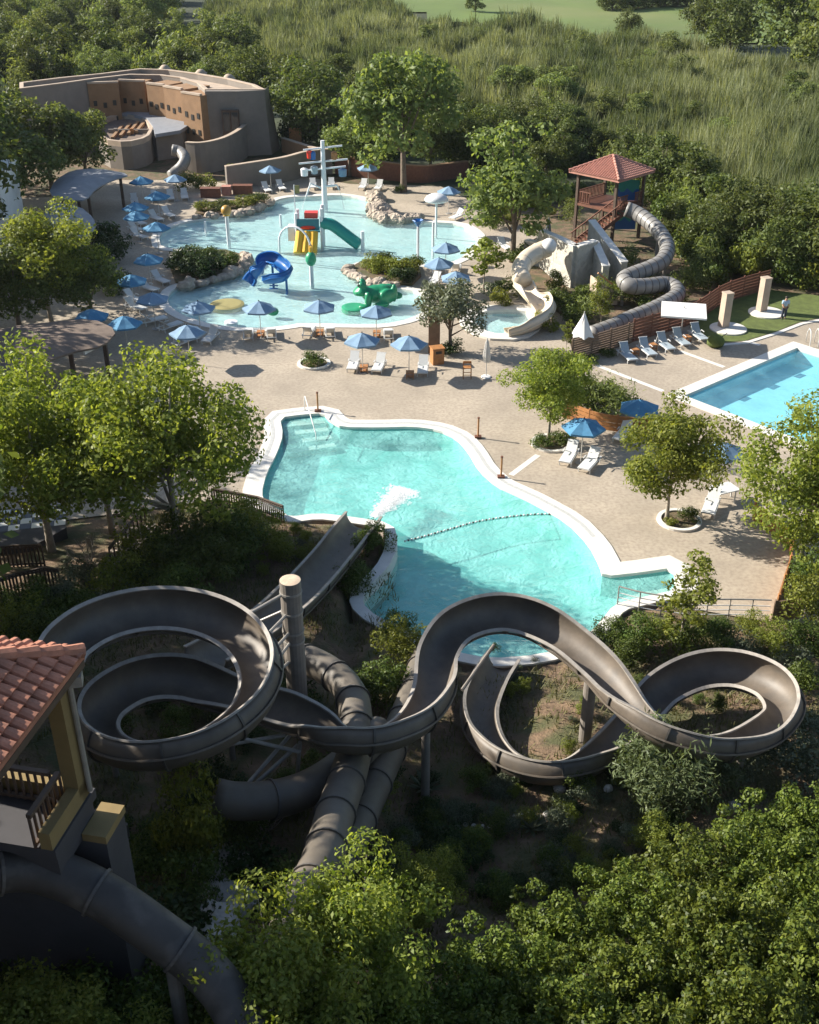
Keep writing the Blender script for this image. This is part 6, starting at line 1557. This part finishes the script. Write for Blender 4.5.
# low round courtyard roof
e = empty('courtyard_house', tuple(at(150, 155)), 'low round house with a boarded and grey roof in front of the curved building', 'building'); ZL = 3.0
lo_px = [(94,126),(106,117),(128,114),(148,119),(154,128),(148,138),(126,143),(102,140)]
cl = smooth_poly(lo_px); cl = [at(*proj((p.x, p.y, 0)), ZL) for p in cl]
mb = MB(); mb.prism(cl, -.1, ZL - .5); mb.build('wall', M['adobe'], e)
mb = MB(); band(mb, cl, offset(cl, -.4), ZL - .498, ZL + .1, closed=True); mb.build('parapet', M['roofsand'], e)
mb = MB(); mb.prism(offset(cl, -.42), ZL - .497, ZL - .45); mb.build('roof', M['thatch'], e)
for i in range(4):
    p, q = at(112 + i * 8, 136 - i * 2, ZL), at(122 + i * 8, 124 - i * 2, ZL); mb = MB(); mb.bar(Vector((p.x, p.y, ZL - .25)), Vector((q.x, q.y, ZL - .25)), .35, .3); mb.build('roof_beam', M['adobedark'], e)
g2 = [at(*t, 3.3) for t in ((120,113),(135,110),(165,112),(190,116),(196,120),(180,130),(155,134),(153,126),(147,118),(130,113))]
mb = MB(); mb.prism(g2, 2.9, 3.28); mb.build('flat_roof', M['greyroof'], e)
g3 = [at(*t, 2.9) for t in ((196,121),(182,131),(155,135),(155,131),(178,127),(190,118))]; mb = MB(); mb.prism(offset(g3, -.05), -.1, 2.88); mb.build('lower_wall', M['adobe'], e)
for px in (118, 134, 156, 162):
    p = at(px, 157 if px < 140 else 158); mb = MB(); mb.box((p.x, p.y + .5, 1.6), (.4, .4, 3.2)); mb.build('column', M['wood' if px in (134,) else 'adobe'], e)
p = at(140, 158); mb = MB(); mb.box((p.x, p.y + 1.6, 1.5), (7.5, .3, 3.0)); mb.build('front_wall', M['adobe'], e)
for dx in (-2.2, 1.0):
    mb = MB(); mb.box((p.x + dx, p.y + 1.44, 1.2), (1.5, .12, 2.4)); mb.build('doorway', M['dark'], e)
mb = MB(); mb.box((p.x - 1.3, p.y + 1.40, 1.2), (.35, .1, 2.4)); mb.build('door_post', M['wood'], e)
# small grey tube slide of the building
tube_slide('small_tube_slide', [at(*t) for t in ((172,150,2.6),(180,152,2.4),(185,158,2.0),(183,165,1.4),(177,171,.8),(170,177,.3))], .62, 'small grey tube slide coming out of the round house', M['greytube'], M['steel'], step=.25, every=1.2, ring=.02)
# low curved walls
def curved_wall(name, px, z1, m, label, th=.45, capm='roofsand'):
    a = resample(catmull(P(px), 6), .6); b2 = offset(a, th, closed=False); n_ = len(a); zz = [z1[0] + (z1[1] - z1[0]) * i / (n_ - 1) for i in range(n_)] if isinstance(z1, tuple) else [z1] * n_
    e = empty(name, tuple(a[n_ // 2]), label, 'wall'); mb = MB(); band(mb, a, b2, -.1, zz); mb.build('wall', M[m], e)
    mb = MB(); band(mb, offset(a, -.04, closed=False), offset(a, th + .04, closed=False), [z + .002 for z in zz], [z + .09 for z in zz]); mb.build('cap', M[capm], e)
curved_wall('courtyard_wall', [(188,172),(205,173),(228,168),(246,158),(252,150)], (3.2, 3.6), 'adobe', 'tall curved wall sweeping down from the end of the building')
curved_wall('garden_wall', [(228,190),(250,187),(285,182),(310,176),(335,174)], (2.4, 2.7), 'adobe', 'low curved garden wall behind the umbrella and two sunbeds')
curved_wall('garden_wall', [(335,174),(375,179),(420,183),(445,180),(470,176)], (2.0, 1.6), 'redwood', 'brown garden wall in the shade behind the play pool right of the mast', capm='adobedark')
curved_wall('garden_wall', [(282,152),(300,158),(318,163),(340,160)], (1.6, 1.6), 'adobedark', 'orange brown wall and gate right of the curved building')
mb = MB(); p = at(296, 150); mb.box((p.x, p.y, 1.3), (1.6, .2, 2.6), rz=-.4); tag(mb.build('wooden_gate', M['wood']), 'orange wooden gate leaf right of the curved building', 'gate')
# ------------------------------------------------------------------ left edge: white house, shade roofs, boarded roof, fences
A, B = at(-30, 262), at(11, 252); mb = MB(); e = empty('white_house', tuple(A), 'plain white house corner at the left edge', 'building')
mb.prism([A, B, B + Vector((-1.0, 8, 0)), A + Vector((-1, 8, 0))], -.1, 6.2); mb.build('wall', M['white'], e); mb = MB(); mb.prism(offset([A, B, B + Vector((-1.0, 8, 0)), A + Vector((-1, 8, 0))], .15), 6.203, 6.45); mb.build('parapet', M['white'], e)
p = A.lerp(B, .55); mb = MB(); mb.box((p.x, p.y - .02, 2.4), (.9, .12, 1.3), rz=math.atan2(B.y - A.y, B.x - A.x)); mb.build('window', M['glass'], e)
def shade_roof(px, z, label, m, posts, sag=.5, th=.12, nm='shade_roof'):
    pl = smooth_poly(px); pl = [at(*proj((p.x, p.y, 0)), z) for p in pl]; cx_, cy_ = sum(p.x for p in pl) / len(pl), sum(p.y for p in pl) / len(pl)
    e = empty(nm, (cx_, cy_, 0), label, 'roof'); mb = MB(); n_ = len(pl); R_ = max((p - Vector((cx_, cy_, z))).length for p in pl)
    for ring, f in enumerate((1, .66, .33)):
        for p in pl: mb.v.append((cx_ + (p.x - cx_) * f, cy_ + (p.y - cy_) * f, z + sag * (1 - f * f)))
    mb.v.append((cx_, cy_, z + sag))
    for ring in range(2):
        for i in range(n_): mb.f.append((ring * n_ + i, ring * n_ + (i + 1) % n_, (ring + 1) * n_ + (i + 1) % n_, (ring + 1) * n_ + i))
    for i in range(n_): mb.f.append((2 * n_ + i, 2 * n_ + (i + 1) % n_, 3 * n_))
    b0_ = len(mb.v); mb.v += [(p.x, p.y, z - th) for p in pl]
    for i in range(n_): mb.f.append((i, b0_ + i, b0_ + (i + 1) % n_, (i + 1) % n_))
    mb.build('canopy', m, e)
    for px_2, py_2 in posts:
        q = at(px_2, py_2, z); mb = MB(); mb.box((q.x, q.y, z / 2), (.25, .25, z - .1)); mb.build('post', M['darkwood'], e)
shade_roof([(48,194),(55,180),(72,170),(96,168),(132,174),(112,180),(96,188),(86,200),(66,200)], 3.2, 'grey curved shade roof, upper of two at left, pointing at the play pool', M['greyroof'], [(60,190),(88,194),(120,176),(75,176)])
shade_roof([(20,252),(30,232),(44,215),(52,202),(80,206),(94,218),(96,228),(84,238),(50,246)], 3.0, 'grey curved shade roof, lower of two at left, with sun flecks', M['greyroof'], [(36,236),(86,212),(88,230),(40,248)])
shade_roof([(-40,345),(10,326),(50,322),(92,318),(118,330),(104,346),(70,352),(20,372),(-40,390)], 2.9, 'brown boarded roof in the shade above the left plane trees', M['thatch'], [(104,340),(70,350),(10,340)], sag=.35)
a, b = at(84, 352, 2.7), at(106, 340, 2.7); mb = MB(); mb.bar(a, b, .12, .35); tag(mb.build('roof_beam', M['white']), 'white beam along the front edge of the brown boarded roof', 'beam')
# dark fences on the left terraces
def picket(name, px, h, label, m='darkwood', gap=.16, z=None):
    pts = [on_hill(*q) for q in px]; path = []
    for a, b in zip(pts, pts[1:]):
        n_ = max(2, int((b - a).length / gap)); path += [a.lerp(b, i / n_) for i in range(n_)]
    path.append(pts[-1]); e = empty(name, tuple(path[0]), label, 'fence'); mb = MB()
    for p in path: mb.box((p.x, p.y, p.z + h / 2), (.07, .07, h))
    mb.build('pickets', M[m], e)
    for zz in (.15, h - .1, h + .02):
        mb = MB(); mb.tube([p + Vector((0, 0, zz)) for p in pts], .05, 6); mb.build('rail', M[m], e)
picket('picket_fence', [(213,505),(235,509),(260,514),(284,523)], 1.0, 'dark picket fence at the left corner of the slide pool', gap=.14)
picket('picket_fence', [(-10,570),(18,567),(45,566)], 1.15, 'dark wooden fence, upper of two at the left edge')
picket('picket_fence', [(-10,606),(20,596),(48,590),(62,592)], 1.15, 'dark wooden fence, lower of two at the left edge')
picket('stair_rail', [(112,568),(128,548),(146,525)], 1.1, 'dark sloping rail between the two large plane trees', gap=.5)
# raised terrace with chequered tiles
e = empty('tiled_terrace', tuple(at(30, 540)), 'raised terrace with a black and white chequered floor at the left edge', 'terrace'); mb = MB()
tc = P([(-60,545),(28,548),(66,527),(62,514),(20,508),(-60,510)], 1.0); mb.prism(tc, -.3, .96); mb.build('base', M['charcoal'], e)
o0, o1, o2 = at(-50, 532, .97), at(66, 519, .97), at(-42, 512, .97); du = (o1 - o0); nU = int(du.length / .55); du = du / nU; dv = Vector((-du.y, du.x, 0)) ; w_, k_ = MB(), MB()
for i in range(nU):
    for j in range(-1, 3):
        q = o0 + du * i + dv * j; (w_ if (i + j) % 2 == 0 else k_).add([q, q + du * .97, q + du * .97 + dv * .97, q + dv * .97], [(0, 1, 2, 3)])
w_.build('white_tiles', M['white'], e); k_.build('black_tiles', M['black'], e)
st = empty('garden_steps', tuple(on_hill(118, 560)), 'pale steps climbing beside the dark sloping rail', 'steps')
for i in range(7):
    q = on_hill(118 + i * 3.5, 572 - i * 7); mb = MB(); mb.box((q.x, q.y, q.z + .02), (1.7, .5, .16), rz=.3); mb.build('step', M['rock'], st)
# ------------------------------------------------------------------ slide tower, lower left
C = at(84, 654, 15.6); e1 = Vector((-.199, -.98, 0)); e2 = Vector((-.98, .199, 0))
def tw(a, b, z): q = C + e1 * a + e2 * b; return Vector((q.x, q.y, z))
e = empty('slide_tower', tuple(tw(2.5, 2.5, hillz(*tw(2.5, 2.5, 0)[:2]))), 'slide tower with a terracotta hipped roof and ochre walls in the lower left corner', 'tower')
TS = 5.4
o = hip_roof(tw(TS / 2, TS / 2, 16.95), lambda k: tw(*((0, 0), (TS, 0), (TS, TS), (0, TS))[k % 4], 15.6), M['terracotta'], e, 20, 10, .125)
mb = MB()
for k in range(4):
    a, b = [tw(*((.05, .05), (TS - .05, .05), (TS - .05, TS - .05), (.05, TS - .05))[q % 4], 15.42) for q in (k, k + 1)]; mb.bar(a, b, .12, .16)
mb.build('eave_beam', M['darkwood'], e)
for a, b in ((.55, .42), (TS - .5, 2.2), (TS - .5, TS - .4), (.55, TS - .4)):
    mb = MB(); q = tw(a, b, 0); mb.box((q.x, q.y, 13.85), (.34, .34, 3.0), rz=math.atan2(e1.y, e1.x)); mb.build('column', M['yellow'], e)
mb = MB(); q = tw(.42, .18, 0); mb.tube([(q.x, q.y, 12.3), (q.x, q.y, 15.4)], .06, 8); mb.build('drain_pipe', M['steel'], e)
mb = MB(); q = tw(.30, .12, 15.2); mb.box(q, (.3, .3, .25), rz=.2); mb.build('gutter_head', M['steel'], e)
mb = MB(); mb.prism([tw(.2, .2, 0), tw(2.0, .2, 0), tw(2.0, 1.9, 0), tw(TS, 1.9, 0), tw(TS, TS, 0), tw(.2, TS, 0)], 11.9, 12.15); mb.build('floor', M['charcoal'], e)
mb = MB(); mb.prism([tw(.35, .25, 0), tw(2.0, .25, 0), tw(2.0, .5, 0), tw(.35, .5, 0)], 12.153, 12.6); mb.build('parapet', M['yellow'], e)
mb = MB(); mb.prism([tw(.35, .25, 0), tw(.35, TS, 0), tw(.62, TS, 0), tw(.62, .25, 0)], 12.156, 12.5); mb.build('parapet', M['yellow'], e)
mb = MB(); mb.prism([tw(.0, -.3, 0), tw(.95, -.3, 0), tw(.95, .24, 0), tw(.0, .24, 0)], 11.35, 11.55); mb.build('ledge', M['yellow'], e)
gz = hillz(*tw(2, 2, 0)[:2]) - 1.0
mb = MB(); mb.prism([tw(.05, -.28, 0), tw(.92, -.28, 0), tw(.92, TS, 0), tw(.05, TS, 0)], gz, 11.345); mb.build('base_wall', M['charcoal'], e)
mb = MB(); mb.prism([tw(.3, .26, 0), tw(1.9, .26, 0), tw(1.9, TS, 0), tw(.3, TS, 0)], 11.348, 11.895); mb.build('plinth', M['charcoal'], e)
def balus(a, b, z, h=.85):
    mb = MB(); n_ = int((b - a).length / .17)
    for i in range(n_ + 1): q = a.lerp(b, i / n_); mb.box((q.x, q.y, z + h / 2), (.05, .05, h))
    mb.bar(a + Vector((0, 0, z + h)), b + Vector((0, 0, z + h)), .11, .09); mb.bar(a + Vector((0, 0, z + .08)), b + Vector((0, 0, z + .08)), .08); mb.build('balustrade', M['darkwood'], e)
Z0 = Vector((1, 1, 0))
balus(tw(.75, .62, 0), tw(2.0, .62, 0), 12.16); balus(tw(.8, .8, 0), tw(.8, TS - .5, 0), 12.16)
# rock faces below the tower
for k, (px, py, r) in enumerate(((222,870,.9),(226,905,1.0),(214,935,1.0),(100,960,1.1),(118,930,.8))):
    q = on_hill(px, py); rock((q.x, q.y, q.z - .3), r, ['pale rock outcrop below the bright shrub, upper one','pale rock outcrop below the bright shrub, middle one','pale rock outcrop below the bright shrub, lowest one','pale rock under the dark tube slide','smaller pale rock beside the dark tube slide'][k], None, 'palerock', seed=40 + k)
# row of pale stones and agaves on the slope
for i in range(17):
    t = i / 16; q = on_hill(425 + t * 130, 836 - t * 24 + 3 * math.sin(i)); rock(q, random.uniform(.07, .15) * (1.7 if i > 12 else 1), 'small pale stone in the row across the bare slope', 'row of pale stones on the slope', 'palerock', seed=60 + i)
for i, (px, py) in enumerate(((608,790),(640,808),(725,812),(735,808),(765,835),(560,790))):
    q = on_hill(px, py); rock(q, .22, 'scattered pale stone near the rosemary bushes', 'scattered stones near the rosemary', 'palerock', seed=90 + i)
def agave(px, py, r, label):
    b = on_hill(px, py); V, Fq = [], []
    for k in range(22):
        a = k * 2.4; el = .25 + .9 * (k / 22); d = Vector((math.cos(a) * math.cos(el), math.sin(a) * math.cos(el), math.sin(el))); s = Vector((-math.sin(a), math.cos(a), 0)) * r * .10
        i0_ = len(V)
        for t, f in ((0, .7), (.45, 1), (1, .05)): q = d * r * t + Vector((0, 0, .05)); V += [tuple(q - s * f), tuple(q + s * f)]
        Fq += [(i0_, i0_ + 1, i0_ + 3, i0_ + 2), (i0_ + 2, i0_ + 3, i0_ + 5, i0_ + 4)]
    me_ = npmesh('agave', np.array(V), np.array(Fq), LF['grey'], np.random.default_rng(2).random(len(Fq))); o = bpy.data.objects.new('agave', me_); col.objects.link(o); o.location = b; tag(o, label, 'agave')
agave(531, 830, .65, 'spiky agave at the right end of the stone row'); agave(432, 872, .7, 'spiky agave on the bare slope above the mastic bushes'); agave(425, 790, .8, 'dark spiky agave under the middle bend of the flume')
# bare dry branches in the shade
def dry_branches(px, py, r, label, n=16):
    b = on_hill(px, py); mb = MB()
    for k in range(n):
        a = random.random() * 6.28; el = random.uniform(.3, 1.3); d = Vector((math.cos(a) * math.cos(el), math.sin(a) * math.cos(el), math.sin(el))); p = b + d * r * .5 + Vector((random.uniform(-.1, .1), random.uniform(-.1, .1), 0)); q = b + d * r + Vector((random.uniform(-.2, .2), 0, -.1))
        mb.tube([b, p, q], [.03, .02, .008], 4)
        for _ in range(3): t = random.uniform(.4, .9); s = b.lerp(q, t); mb.tube([s, s + Vector((random.uniform(-.4, .4), random.uniform(-.4, .4), random.uniform(.1, .5)))], [.012, .005], 4)
    tag(mb.build('dry_bush', M['palebark'], loc=tuple(b)), label, 'dry bush')
dry_branches(262, 835, 1.1, 'bare dry branches below the curved tube'); dry_branches(90, 570, 1.6, 'bare dry branches between the dark fences and the plane trees', 22); dry_branches(120, 585, 1.3, 'bare twiggy bush behind the spiral slide', 20)
# ------------------------------------------------------------------ thin haze in the air
mb = MB(); mb.box((0, 735, 13.5), (1410, 1540, 35))
hm = bpy.data.materials.new('haze'); hm.use_nodes = True; N = hm.node_tree.nodes; N.remove(N['Principled BSDF'])
pv = N.new('ShaderNodeVolumePrincipled'); pv.inputs['Color'].default_value = (.86, .92, 1, 1); pv.inputs['Density'].default_value = .00006; pv.inputs['Anisotropy'].default_value = .2
hm.node_tree.links.new(pv.outputs[0], N['Material Output'].inputs['Volume'])
tag(mb.build('haze', hm), 'thin pale haze in the air over the resort', 'haze', kind='stuff')
